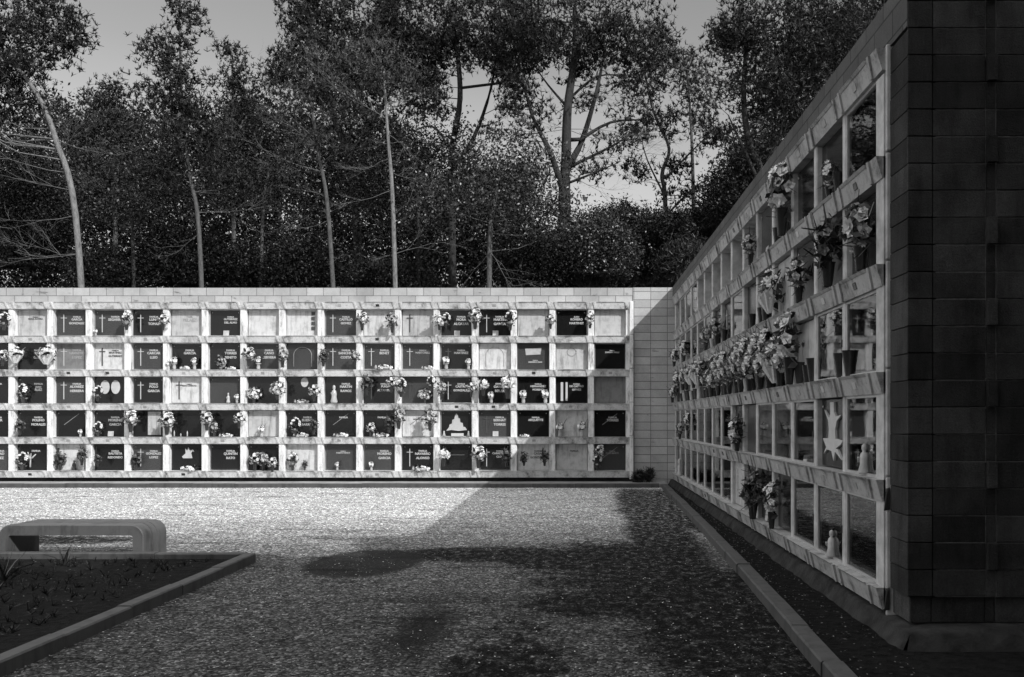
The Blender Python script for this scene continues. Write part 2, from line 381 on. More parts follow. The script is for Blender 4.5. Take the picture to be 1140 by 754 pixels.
def agave(px, py, n, L, label):
    x, y = gp(px, py); root = empty('yucca_plant', (x, y, .03)); tag(root, label, 'plant')
    for i in range(n):
        a = i*2.4+random.random(); tilt = .25+.9*(i/n); l = L*random.uniform(.75, 1.0)
        pts = [Vector((math.cos(a)*math.sin(tilt*(.6+.5*t))*l*t, math.sin(a)*math.sin(tilt*(.6+.5*t))*l*t, math.cos(tilt*(.6+.5*t))*l*t)) for t in (0, .3, .6, 1)]
        mb = MB(); sd = Vector((-math.sin(a), math.cos(a), 0)); ws = (.013, .018, .012, .001); vs = []
        for p, ww in zip(pts, ws): vs += [p-sd*ww, p+sd*ww+Vector((0, 0, .0)), p+Vector((0, 0, -.008))]
        fs = []
        for k in range(3):
            q = k*3; fs += [(q, q+1, q+4, q+3), (q+1, q+2, q+5, q+4), (q+2, q, q+3, q+5)]
        mb.add(vs, fs, True); mb.build('leaf', 'leaf', root)
agave(72, 633, 6, .30, 'dark spiky yucca in the bed in front of the concrete bench')
agave(4, 652, 7, .38, 'dark spiky yucca in the bed at the left edge of the photo')
agave(-20, 690, 8, .34, 'dark spiky yucca in the bed beyond the left edge')

# ------------------------------------------------------------------ niche walls
PIT, RH, ZT, BH = .946, .825, 4.474, .165
def beam_mesh(L0, L1, posts, conv, z1):
    """beam along u from L0 to L1; conv(u, p, z)->xyz, p outwards; top edge juts out; recessed panels between the posts"""
    mb = MB(); z0 = z1-BH
    def slab(u0, u1, pt, pb, pi=-.19):
        mb.hexa([conv(u0, pb, z0), conv(u1, pb, z0), conv(u1, pi, z0), conv(u0, pi, z0), conv(u0, pt, z1), conv(u1, pt, z1), conv(u1, pi, z1), conv(u0, pi, z1)])
    e = [L0]+[q for q in posts if L0 < q < L1]+[L1]
    slab(L0, L1, .070, .022)
    for q in posts:                                  # cast stiffeners either side of each post, leaning
        for sgn in (-1, 1):
            c = q+sgn*.085
            for (a0, a1, sl) in ((-.020, .020, .022),):
                u0t, u1t = c+a0-sl, c+a1-sl; u0b, u1b = c+a0+sl, c+a1+sl
                if min(u0t, u0b) < L0 or max(u1t, u1b) > L1: continue
                mb.hexa([conv(u0b, .040, z0+.002), conv(u1b, .040, z0+.002), conv(u1b, .0, z0+.002), conv(u0b, .0, z0+.002),
                         conv(u0t, .088, z1-.004), conv(u1t, .088, z1-.004), conv(u1t, .05, z1-.004), conv(u0t, .05, z1-.004)])
    # projecting lips top of each bay
    for a, b in zip(e[:-1], e[1:]):
        if b-a > .5: mb.hexa([conv(a+.14, .070, z1-.022), conv(b-.14, .070, z1-.022), conv(b-.14, .0, z1-.022), conv(a+.14, .0, z1-.022),
                              conv(a+.14, .088, z1-.001), conv(b-.14, .088, z1-.001), conv(b-.14, .0, z1-.001), conv(a+.14, .0, z1-.001)])
    return mb
fc = lambda u, p, z: (u, 21.87-p, z)                 # far wall: u = x
rc = lambda u, p, z: (2.37-p, u, z)                  # right wall: u = y
FX = [(701-PX)/45.5-PIT*k for k in range(18)][::-1]  # posts of the far wall, left to right
RY = [6.93+PIT*k for k in range(16)]                 # posts of the right wall, near to far
def niche_wall(name, label, conv, posts, endposts, L0, L1, plates):
    root = empty(name, (0, 0, 0)); tag(root, label, 'wall')
    for j in range(6):
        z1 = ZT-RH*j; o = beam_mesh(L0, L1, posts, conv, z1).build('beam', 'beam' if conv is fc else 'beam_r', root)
        for i in range(len(posts)-1):
            if not plates(i, j): continue
            u = (posts[i]+posts[i+1])/2+random.uniform(-.03, .03); mb = MB(); pw, ph = .042, .028
            z = z1-.085
            pc = lambda zz: .022+(.048)*(zz-(z1-BH))/BH
            mb.hexa([conv(u-pw, pc(z-ph)+.006, z-ph), conv(u+pw, pc(z-ph)+.006, z-ph), conv(u+pw, pc(z-ph)-.01, z-ph), conv(u-pw, pc(z-ph)-.01, z-ph),
                     conv(u-pw, pc(z+ph)+.006, z+ph), conv(u+pw, pc(z+ph)+.006, z+ph), conv(u+pw, pc(z+ph)-.01, z+ph), conv(u-pw, pc(z+ph)-.01, z+ph)])
            mb.build('number_plate', random.choice(['vase_d', 'vase_l', 'greyinlay', 'greyinlay']), o)
    return root
far = niche_wall('niche_wall', 'long sunlit wall of burial niches in a white concrete frame', fc, FX, None, FX[0]-.09, 1.335, lambda i, j: random.random() < .35)
rgt = niche_wall('niche_wall', 'shaded wall of burial niches running back along the right side', rc, RY, None, 6.83, RY[15]+.09, lambda i, j: j < 5 or i % 2)
def posts(conv, us, root, hw=.082, deep=None):
    for k, u in enumerate(us):
        mb = MB()
        for j in range(5):
            z1, z0 = ZT-RH*j-BH, ZT-RH*(j+1); c = .012
            pin = -.19 if not (deep and j == 0) else -1.15
            # chamfered front edges
            prof = [(-hw, pin), (-hw, -c), (-hw+c, 0), (hw-c, 0), (hw, -c), (hw, pin)]
            vs = [conv(u+a, p, z0-.001) for a, p in prof]+[conv(u+a, p, z1+.001) for a, p in prof]; n = 6
            mb.add(vs, [(q, (q+1) % n, n+(q+1) % n, n+q) for q in range(n)]+[tuple(range(n-1, -1, -1)), tuple(range(n, 2*n))])
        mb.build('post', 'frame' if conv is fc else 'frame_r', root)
posts(fc, FX[:-1], far, .076); posts(rc, RY[1:], rgt, .047, True)
# end posts run past the beams
def endpost(conv, u0, u1, root, p=.05):
    mb = MB()
    for j in range(5):
        z1, z0 = ZT-RH*j+.02, ZT-RH*(j+1)+.03
        if j == 4: z0 = .14
        mb.hexa([conv(u0, p, z0), conv(u1, p, z0), conv(u1, -.19, z0), conv(u0, -.19, z0), conv(u0, p, z1), conv(u1, p, z1), conv(u1, -.19, z1), conv(u0, -.19, z1)])
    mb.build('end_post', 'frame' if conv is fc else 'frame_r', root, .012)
endpost(fc, 1.338, 1.43, far, .06); endpost(rc, 6.80, 6.828, rgt, .0)
mb = MB(); mb.box(2.36, 2.56, 6.83, 7.0, .21, 4.28); mb.build('end_post', 'frame_r', rgt)
mb = MB(); mb.box(1.25, 1.336, 21.874, 22.06, .18, 4.3); mb.build('end_post', 'frame', far)
# block work
mb = MB(); mb.box(FX[0]-.1, 1.43, 22.06, 24.3, .0, ZT-.001); mb.build('niche_backing', 'void', far)
mb = MB(); mb.box(-22, 1.43, 21.95, 24.3, ZT+.0, 4.84); mb.build('block_parapet', 'blockx2', far)
mb = MB(); mb.box(1.432, 2.462, 21.93, 24.3, 0, 4.842); mb.build('block_wall', 'blockx', far)
mb = MB(); mb.box(-22, FX[0]-.102, 21.93, 24.3, 0, ZT-.001); mb.build('block_wall', 'blockx', far)
mb = MB(); mb.box(FX[0]-.1, 1.43, 21.99, 22.058, 0, .18); mb.build('footing', 'foot', far)
rb = empty('x'); bpy.data.objects.remove(rb)
mb = MB(); mb.box(2.56, 5.0, 7.0, 21.9, .0, ZT-RH-.001); mb.box(3.52, 5.0, 7.0, 21.9, ZT-RH, 4.46); mb.build('niche_backing', 'void', rgt)
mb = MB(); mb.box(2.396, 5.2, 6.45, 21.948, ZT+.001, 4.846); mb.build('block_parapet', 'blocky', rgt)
mb = MB(); 
for q in range(21):
    a, b = .359+.195*q, min(.359+.195*q+.190, ZT-.002); off_ = random.uniform(0, .004)
    if a < ZT-.05: mb.box(2.395+off_, 2.566, 6.447, 6.797, a, b)
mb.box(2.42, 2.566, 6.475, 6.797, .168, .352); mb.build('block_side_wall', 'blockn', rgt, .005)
# near end face: each block course is real, every third carries a projecting half block
mb = MB(); cz = .167; k = 0
while cz < 4.84:
    z1 = min(cz+.190, 4.84); rec = .028 if k == 0 else random.uniform(0, .004)
    for (a, b) in ((2.570 if k else 2.59, 2.571+.001), (2.578, 2.955), (3.035, 3.41), (3.418, 3.80), (3.808, 4.19), (4.198, 4.58), (4.588, 5.19)):
        r2 = rec+random.uniform(0, .006)
        if b-a > .1: mb.box(a, b, 6.425+r2, 6.80, cz+random.uniform(0, .002), z1-random.uniform(0, .003))
    mb.box(2.396+(.025 if k == 0 else 0), 2.571, 6.427+rec, 6.446+rec, cz+.001, z1-.001)
    out = .03 if k % 3 == 2 else -.007
    if k == 0: out = -.03
    mb.box(2.961, 3.028, 6.425-out, 6.82, cz, z1 if out < 0 else z1+.003)
    cz += .195; k += 1
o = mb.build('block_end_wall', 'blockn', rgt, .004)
mb = MB(); mb.box(2.60, 5.18, 6.437, 6.99, .357, 4.84); mb.box(2.62, 5.18, 6.47, 6.98, .17, .356); mb.build('mortar_core', m_plain('mortar', .13, .95, .5, 20), rgt)
# footing, rough
def rough_box(x0, x1, y0, y1, z0, z1, nx, ny, amp, name, m, parent, seed=0):
    mb = MB(); vs = []; fs = []
    for j in range(ny+1):
        for i in range(nx+1):
            x = x0+(x1-x0)*i/nx; y = y0+(y1-y0)*j/ny; nn = mnoise.noise(Vector((x*2.3, y*2.3, seed)))+.5*mnoise.noise(Vector((x*7, y*7, seed)))
            vs.append((x+(amp*nn if i == 0 else 0), y+(amp*nn if j == 0 else 0), z1+amp*.35*nn-(.03 if i == 0 or j == 0 else 0)))
    top = len(vs)
    for j in range(ny):
        for i in range(nx): a = j*(nx+1)+i; fs.append((a, a+1, a+nx+2, a+nx+1))
    for j in range(ny+1): v = vs[j*(nx+1)]; nn = mnoise.noise(Vector((v[1]*3, 5, seed))); vs.append((v[0]-.10+amp*nn*2, v[1], z0))
    for j in range(ny): fs.append((j*(nx+1), (j+1)*(nx+1), top+j+1, top+j))
    t2 = len(vs)
    for i in range(nx+1): v = vs[i]; nn = mnoise.noise(Vector((v[0]*3, 9, seed))); vs.append((v[0]-(.05 if i == 0 else 0), v[1]-.04+amp*nn, z0))
    for i in range(nx): fs.append((i+1, i, t2+i, t2+i+1))
    mb.add(vs, fs, True); return mb.build(name, m, parent)
rough_box(2.34, 5.3, 6.25, 21.9, -.05, .163, 14, 150, .03, 'footing', 'foot', rgt)
# dark metal brackets hanging at the joints of the end post
for z in (.30, 1.06):
    mb = MB(); mb.hexa([(2.352, 6.788, z-.10), (2.35, 6.797, z-.12), (2.392, 6.797, z-.07), (2.392, 6.788, z-.11), (2.372, 6.788, z+.02), (2.366, 6.797, z+.05), (2.392, 6.797, z+.01), (2.392, 6.788, z+.06)])
    mb.build('bracket', 'rag', rgt)

# ------------------------------------------------------------------ plaques
ORD = ['', 'first', 'second', 'third', 'fourth', 'fifth', 'sixth', 'seventh', 'eighth', 'ninth', 'tenth', 'eleventh', 'twelfth', 'thirteenth', 'fourteenth', 'fifteenth', 'sixteenth', 'seventeenth']
ROW = ['top row', 'second row', 'middle row', 'fourth row', 'bottom row']
DEP = None
def text_mesh(lines, sizes, m, name='lettering'):
    """lines stacked, centred on x; returns an object in the XZ plane facing -Y"""
    V = []; Fc = []; z = 0
    for t, sz in zip(lines, sizes):
        cu = bpy.data.curves.new('t', 'FONT'); cu.body = t; cu.size = sz; cu.align_x = 'CENTER'; cu.offset = .0022*sz/.07; cu.resolution_u = 2; cu.extrude = .0015
        o = bpy.data.objects.new('t', cu); COL.objects.link(o)
        dg = bpy.context.evaluated_depsgraph_get(); me = bpy.data.meshes.new_from_object(o.evaluated_get(dg))
        b = len(V); V += [(v.co.x, -v.co.z, v.co.y+z) for v in me.vertices]; Fc += [tuple(i+b for i in p.vertices) for p in me.polygons]
        bpy.data.objects.remove(o); bpy.data.curves.remove(cu); bpy.data.meshes.remove(me); z -= sz*1.28
    mb = MB(); mb.add(V, Fc); return mb.mesh(name, m)
# (stone, [features], lines); features: + cross left, x dark cross, / diagonal, f frame, g grey letters, k dark letters, o ovals, c columns, s statuette,
# t tree relief, b dove relief, p photo, P panel of light stone, a arch, r ring, n picture niches, y pyramid group, L letters big
FARP = [
 # row 0
 [('dark', '', 'FAMILIA|SORIA'), ('cement', 'k', 'FAMILIA|ROCA ROVIRA'), ('grey', '+w', 'FAMILIA|GARCIA|GONZALEZ'), ('grey', '+f', 'FAMILIA|SEGARRA'), ('dark', '+', 'FAMILIA|LUNA|TOMAS'), ('cement', 'L', 'FAM.|PELAEZ'), ('dark', 'fp', 'FAMILIA|GUTIERREZ|DEL ALMO'), ('light', '', ''), ('light', 'fn', ''), ('grey', '+w', 'FAMILIA|CASTILLO|GOMEZ'), ('light', 'fv', ''), ('cement', 'x', ''), ('dark', 'fp', 'FAMILIA|MORA|ALCAZAR'), ('dark', '+p', 'FAMILIA|MARTIN|GARCIA'), ('cement', '', ''), ('dark', 'ft', 'JUAN|ROMERO|MARTINEZ'), ('cement', '', '')],
 [('dark', '', ''), ('dark', '', 'FAMILIA|RUIZ|ORTIZ'), ('mid', '+f', 'FAMILIA|NAVARRO|LOPEZ'), ('light', 'xkf', 'FAMILIA|MARTINEZ|GUTIERREZ'), ('grey', '+w', 'FAMILIA|CARCAR|LLEO'), ('dark', 'f', 'FAMILIA|GARCIA'), ('dark', '', 'FAMILIA|TORRES|BENITO'), ('grey', 'f', 'FAMILIA|CANO|CERVERA'), ('grey', 'a', ''), ('grey', '+', 'FAMILIA|SANCHEZ|COSTA'), ('grey', '+f', 'FAMILIA|BENET'), ('grey', '+f', 'FAMILIA|MARTORELL'), ('dark', 'xf', 'FAMILIA|MARTINEZ'), ('light', 'a', ''), ('grey', 'Q', 'FAMILIA|HERRERO DIAZ'), ('cement', 'rf', ''), ('dark', 'wf', 'FAMILIA|ZAMORA VALLS')],
 [('dark', '', 'FAMILIA'), ('dark', '', 'FAMILIA|JUAN|RUIZ'), ('grey', '+', 'FAMILIA|ALVAREZ|HERRERA'), ('dark', 'o', ''), ('dark', '+w', 'FAMILIA|POLO|GARCIA'), ('light', 'xk', 'FAMILIA|RIBAS CARMONA'), ('grey', 's', ''), ('dark', '', ''), ('dark', 'O', ''), ('dark', 'S', 'FAMILIA|MARTIN|RAMOS'), ('dark', 'x', 'FAMILIA|PUIG|ALTAMIRA'), ('grey', 'x', ''), ('dark', '+f', 'FAMILIA|CASTRO|GONZALEZ'), ('dark', '', 'FAMILIA|GARCIA|SOLER'), ('dark', '', 'FAMILIA|HERNANDEZ|MORENO'), ('dark', 'c', 'FAMILIA|DE CASTRO|GOMEZ'), ('mid', '', '')],
 [('dark', '', 'FAMILIA|SOLER'), ('dark', '', 'FAMILIA|POLINO|MORALES'), ('dark', '/', ''), ('dark', 'p', 'FAMILIA|MORENO|GARCIA'), ('dark', 'P', ''), ('dark', 'q', ''), ('dark', '', ''), ('cement', '', ''), ('dark', '', 'FAMILIA|BUENO|BARRET'), ('dark', '/', 'FAMILIA'), ('dark', '', 'FAMILIA'), ('light', '\\k', 'FAMILIA|AGUILAR GARCIA'), ('dark', 'yf', ''), ('grey', 'xp', 'FAMILIA|BERNAT|TORRES'), ('dark', '', 'FAMILIA|ARQUETTE'), ('light', 'f', ''), ('dark', '/', 'FAMILIA|TORRES')],
 [('grey', '', 'FAMILIA|ABAD|SAEZ'), ('dark', 't', 'FAMILIA'), ('light', 'sD', ''), ('dark', '', 'FAMILIA|BAUTISTA|REDONDO'), ('grey', '+w', 'FAMILIA|GONZALEZ|LOPEZ'), ('dark', 'b', 'FAMILIA'), ('dark', 'w', 'FAMILIA|QUINTIN|RATO'), ('dark', '', ''), ('light', 'f', ''), ('grey', 'w', 'FAMILIA|PUERTO MARTI'), ('grey', 'w', 'FAMILIA|MORENO|GARCIA'), ('dark', '+', 'FAMILIA|NAVARRO|ALONSO'), ('dark', 'z', ''), ('dark', '+w', 'FAMILIA|CARRETERO|CLOT'), ('light', 'Kkf', 'FAMILIA|CASAS|GONZALEZ'), ('cement', 'k', 'FAMILIA'), ('grey', '/g', 'FAMILIA|RUIZ MARTI')]]
STN = {'dark': 'black granite', 'grey': 'grey granite', 'mid': 'worn slate', 'light': 'pale marble', 'cement': 'stained cement'}
def feat_label(ft):
    for k, s in (('+', 'slim cross'), ('o', 'two ovals'), ('O', 'oval portrait'), ('c', 'two columns'), ('S', 'praying figure'), ('s', 'small figure'), ('t', 'tree relief'), ('b', 'dove relief'), ('a', 'arched engraving'), ('r', 'ring mark'), ('n', 'small pictures'), ('y', 'pyramid group'), ('/', 'diagonal line'), ('\\', 'diagonal line'), ('x', 'dark cross'), ('K', 'small cross'), ('H', 'large white drape relief'), ('P', 'pale panel'), ('p', 'small photo')):
        if k in ft: return s
    return ''
HW, HH = (PIT-.164)/2, (RH-BH)/2
def plaque(stone, ft, txt, loc, rz, label, hw=HW):
    """origin at the centre bottom of the opening, local -Y outwards; slab front at y=0"""
    root = empty('grave_plaque', loc, rz); tag(root, label, 'grave plaque', 'plaques closing the burial niches')
    H = RH-BH
    mb = MB(); g = .012 if 'w' not in ft else .03; mb.box(-hw+g, hw-g, 0, .04, g, H-g); mb.build('slab', stone, root, .004)
    if 'f' in ft:
        mb = MB(); t = .018; a, b = hw-.003, .003
        for bx in ((-a, -a+t, b, H-b), (a-t, a, b, H-b), (-a+t, a-t, b, b+t), (-a+t, a-t, H-b-t, H-b)): mb.box(bx[0], bx[1], -.022, .003, bx[2], bx[3])
        mb.build('metal_frame', 'silver', root)
    ink = 'etch' if 'k' in ft else ('greyinlay' if ('g' in ft or random.random() < .18) else 'white')
    if txt:
        L = txt.split('|'); mx = max(len(t) for t in L); s1 = min(.082, .40/max(5, mx)/.68)
        if 'L' in ft: s1 = .10
        sz = [s1*.72 if (t.startswith('FAM') or t == 'JUAN') else s1 for t in L]
        o = bpy.data.objects.new('lettering', text_mesh(L, sz, M[ink])); link(o, root)
        cx = .12 if any(c in ft for c in '+xScOKp') or len(L) == 3 else .06
        if mx > 9: cx = .05
        o.location = (cx, -.004, .46 if 'Q' not in ft and 'y' not in ft else .22)
    for c in ft:
        mb = MB(); m = 'white'; nm = 'cross'
        if c in '+xK':
            m = 'etch' if c in 'xK' else 'white'; cx, z0, z1 = (-.20, .10, .54) if c != 'K' else (.24, .30, .56); t = .009 if c == '+' else .013; zc = z1-.09
            mb.box(cx-t, cx+t, -.012, .001, z0, z1); mb.box(cx-.075, cx+.075, -.0125, .001, zc-t*.8, zc+t*.8)
        elif c in '/\\':
            nm = 'engraved_line'; m = 'greyinlay' if stone in ('dark', 'grey') else 'etch'; s = 1
            mb.hexa([(-.2, -.004, .30), (-.19, -.004, .295), (-.19, .001, .295), (-.2, .001, .30), (.17, -.004, .575), (.18, -.004, .57), (.18, .001, .57), (.17, .001, .575)])
        elif c in 'oO':
            nm = 'oval_portrait'
            for cx, cz, rx, rz_ in (((-.13, .40, .11, .17), (.13, .40, .11, .17)) if c == 'o' else ((.05, .52, .09, .12),)):
                n = 20; vs = [(cx+rx*math.cos(2*math.pi*k/n), -.012, cz+rz_*math.sin(2*math.pi*k/n)) for k in range(n)]+[(cx+rx*math.cos(2*math.pi*k/n), .001, cz+rz_*math.sin(2*math.pi*k/n)) for k in range(n)]
                mb.add(vs, [tuple(range(n-1, -1, -1))]+[(k, (k+1) % n, n+(k+1) % n, n+k) for k in range(n)])
        elif c == 'c': nm = 'column'; mb.box(-.27, -.21, -.015, .001, .06, .52); mb.box(-.15, -.10, -.015, .001, .06, .52)
        elif c in 'sS':
            nm = 'statuette'; sc = 1.0 if c == 's' else 1.75; cx = (.08 if c == 's' else -.16); m = 'etch' if stone == 'light' else 'vase_l'
            mb.lathe([(.045*sc, 0), (.05*sc, .02*sc), (.035*sc, .08*sc), (.04*sc, .13*sc), (.028*sc, .17*sc), (.012*sc, .185*sc), (.022*sc, .205*sc), (.02*sc, .235*sc), (.004*sc, .25*sc)], 10, (cx, -.05, .012))
            mb.tube([(cx-.035*sc, -.055, .15*sc), (cx-.02*sc, -.09, .12*sc), (cx, -.1, .15*sc)], [.014*sc, .012*sc, .008*sc], 6)
        elif c == 't' and stone == 'dark' and 'f' not in ft:
            nm = 'tree_relief'; mb.tube([(-.08, -.006, .08), (-.075, -.006, .25), (-.06, -.006, .42)], [.022, .016, .006], 6)
            for a, b, d in ((-.24, .33, .03), (-.30, .30, .02), (.06, .40, .02), (-.14, .45, .03), (-.18, .38, .03)): mb.tube([(-.075, -.008, .27), ((a-.08)/2, -.008, .33), (a, -.008, b)], [.012, .02, d*.6], 5)
        elif c == 'b':
            nm = 'dove_relief'; mb.add([(-.1, -.01, .30), (.13, -.01, .30), (.10, -.01, .42), (.14, -.01, .52), (.07, -.01, .46), (.03, -.01, .58), (.0, -.01, .48), (-.05, -.01, .55), (-.04, -.01, .42), (-.13, -.01, .34)], [tuple(range(9, -1, -1))])
        elif c in 'ar':
            nm = 'engraving'; m = 'greyinlay' if stone != 'light' else 'cement'; n = 16; cz = .36; R = .22 if c == 'a' else .11; a0 = 0; a1 = math.pi if c == 'a' else 2*math.pi
            P = [(R*math.cos(a0+(a1-a0)*k/n), -.004, cz+R*math.sin(a0+(a1-a0)*k/n)*(.9)) for k in range(n+1)]
            if c == 'a': P = [(R, -.004, .08)]+P+[(-R, -.004, .08)]
            if c == 'r': P = [(p[0], p[1], p[2]+.08) for p in P]
            mb.tube(P, [.008]*len(P), 5)
        elif c == 'n':
            nm = 'picture'; m = 'etch'
            for z in (.52, .40, .28):
                m2 = MB(); m2.box(.22, .30, -.02, .001, z, z+.08); m2.build('picture', 'etch', root)
            mb.box(.22, .30, -.02, .001, .16, .24)
        elif c == 'p':
            nm = 'portrait_photo'; mb.hexa([(-.05, -.04, .015), (.09, -.04, .015), (.09, -.03, .015), (-.05, -.03, .015), (-.05, -.02, .14), (.09, -.02, .14), (.09, -.01, .14), (-.05, -.01, .14)]); m = 'vase_l'
        elif c == 'P': nm = 'pale_panel'; mb.box(-.02, .30, -.012, .001, .05, .62); m = 'cement'
        elif c == 'Q': nm = 'open_book_relief'; mb.hexa([(-.18, -.012, .36), (.18, -.012, .38), (.18, 0.001, .38), (-.18, .001, .36), (-.2, -.012, .52), (.2, -.012, .54), (.2, .001, .54), (-.2, .001, .52)]); m = 'vase_l'
        elif c == 'y':
            nm = 'figure_group_relief'
            mb.add([(-.25, -.01, .15), (-.12, -.012, .17), (.05, -.02, .15), (.26, -.01, .17), (.22, -.01, .24), (.17, -.01, .25), (.16, -.01, .34), (.10, -.01, .36), (.09, -.02, .45), (.05, -.02, .47), (.04, -.02, .54), (.0, -.02, .58), (-.03, -.02, .53), (-.05, -.02, .44), (-.10, -.01, .42), (-.11, -.01, .33), (-.17, -.01, .30), (-.18, -.01, .24)], [tuple(range(17, -1, -1))]); m = 'petal_m'
            mb.lathe([(.05, 0), (.02, .08), (.02, .12), (.001, .13)], 6, (-.3, -.04, .02)); mb.lathe([(.05, 0), (.02, .08), (.02, .12), (.001, .13)], 6, (.3, -.04, .02)); mb.box(-.12, .18, -.06, .0, .02, .09)
        elif c == 'H':
            nm = 'drape_relief'; Z = [(122, 60), (150, 60), (152, 130), (165, 160), (205, 150), (172, 190), (160, 250), (162, 312), (215, 322), (200, 350), (165, 378), (178, 385), (206, 452), (160, 400), (148, 466), (132, 400), (98, 392), (72, 424), (92, 376), (65, 316), (108, 312), (112, 250), (108, 190), (78, 112), (115, 172), (124, 140)]
            n = len(Z); vs = [((x-140)*.0043, yy, (520-y)*.00135) for yy in (-.02, .001) for x, y in Z]
            mb.add(vs, [tuple(range(n)), tuple(range(2*n-1, n-1, -1))]+[((k+1) % n, k, n+k, n+(k+1) % n) for k in range(n)])
        elif c == 'z':
            nm = 'engraved_line'; m = 'greyinlay'; mb.box(-.2, .2, -.006, .001, .38, .385)
        elif c == 'D':
            nm = 'side_curtain'; m = 'vase_d'
            mb.box(-.37, -.31, -.012, .001, .03, .55); mb.box(.31, .37, -.012, .001, .03, .55)
        elif c == 'q':
            nm = 'candle'
            for cx, h in ((-.3, .15), (-.14, .08), (.02, .14)): mb.lathe([(.022, 0), (.012, .03), (.018, h*.6), (.003, h)], 8, (cx, -.05, .012))
            m = 'vase_l'
        else: continue
        mb.build(nm, m, root)
    if stone in ('dark', 'grey') and random.random() < .75:
        for sx in (-1, 1):
            mb = MB(); mb.lathe([(.014, 0), (.014, .01), (.004, .014)], 8); o = mb.build('fixing_stud', 'greyinlay', root); o.rotation_euler = (math.pi/2, 0, 0); o.location = (sx*(hw-.07), -.001, H-.08)
    return root
ftxt = {'+': 1}
for j in range(5):
    for i in range(17):
        st, ft, tx = FARP[j][i]; fl = feat_label(ft); n = 17-i
        desc = f"{STN[st]} plaque" + (f" with {fl}" if fl else '')
        pos = f"{ROW[j]} of far wall, " + ('last at right' if n == 1 else f"{ORD[n]} from right")
        u = (FX[i]+FX[i+1])/2; plaque(st, ft, tx, (u, 22.0, ZT-RH*(j+1)), 0, f"{desc}, {pos}")

def door(root, hw, H, p=.0):
    mb = MB(); t = .022
    for bx in ((-hw, -hw+t, 0, H), (hw-t, hw, 0, H), (-hw+t, hw-t, 0, t), (-hw+t, hw-t, H-t, H)): mb.box(bx[0], bx[1], p-.015, p+.015, bx[2], bx[3])
    d = mb.build('glass_door', 'silver', root)
    mb = MB(); mb.box(-hw+t, hw-t, p-.003, p+.003, t, H-t); mb.build('pane', 'glass', d)
    mb = MB(); mb.box(hw-.016, hw-.006, p-.03, p-.015, H*.42, H*.52); mb.build('handle', 'vase_d', d)
RGT_OPEN = {(0, i) for i in range(5, 11)} | {(1, 5)}
rnd = random.Random(5)
for j in range(5):
    for i in range(15):
        y = (RY[i]+RY[i+1])/2; z = ZT-RH*(j+1)
        if (j, i) in RGT_OPEN and j == 0: continue
        st = rnd.choice(['dark', 'dark', 'dark', 'grey', 'cement', 'dark', 'dark', 'dark'])
        if (j, i) == (0, 0): st = 'cement'
        if j in (2, 3, 4) and i < 2: st = 'dark'
        ft = rnd.choice(['+', '', 'x', '+', '/', 'p', ''])
        gl = (j == 2 and i < 2) or (j == 3 and (i == 0 or 2 <= i < 5 or i > 6)) or (j == 4 and (i < 2 or i in (2, 7, 8, 9, 10, 11, 12, 13))) or (j == 0 and i in (0, 11, 12, 13)) or (j == 1 and i in (6, 9, 10, 11, 12, 13))
        if (j, i) == (3, 1): ft = 'H'; st = 'dark'
        if (j, i) in ((3, 0), (4, 1), (4, 5)): ft = 's'; st = 'dark'
        lab = f"{STN[st]} plaque{' behind glass' if gl else ''}, {ROW[j]} of right wall, " + ('nearest the camera' if i == 0 else f"{ORD[i+1]} from near end")
        hw = (PIT-.094)/2-.002
        if i == 0: hw = (RY[1]-.047-7.0)/2-.002; y = (7.0+RY[1]-.047)/2
        r = plaque(st, ft, '', (2.425, y, z), -math.pi/2, lab, hw)
        if gl: door(r, hw, RH-BH, -.032)

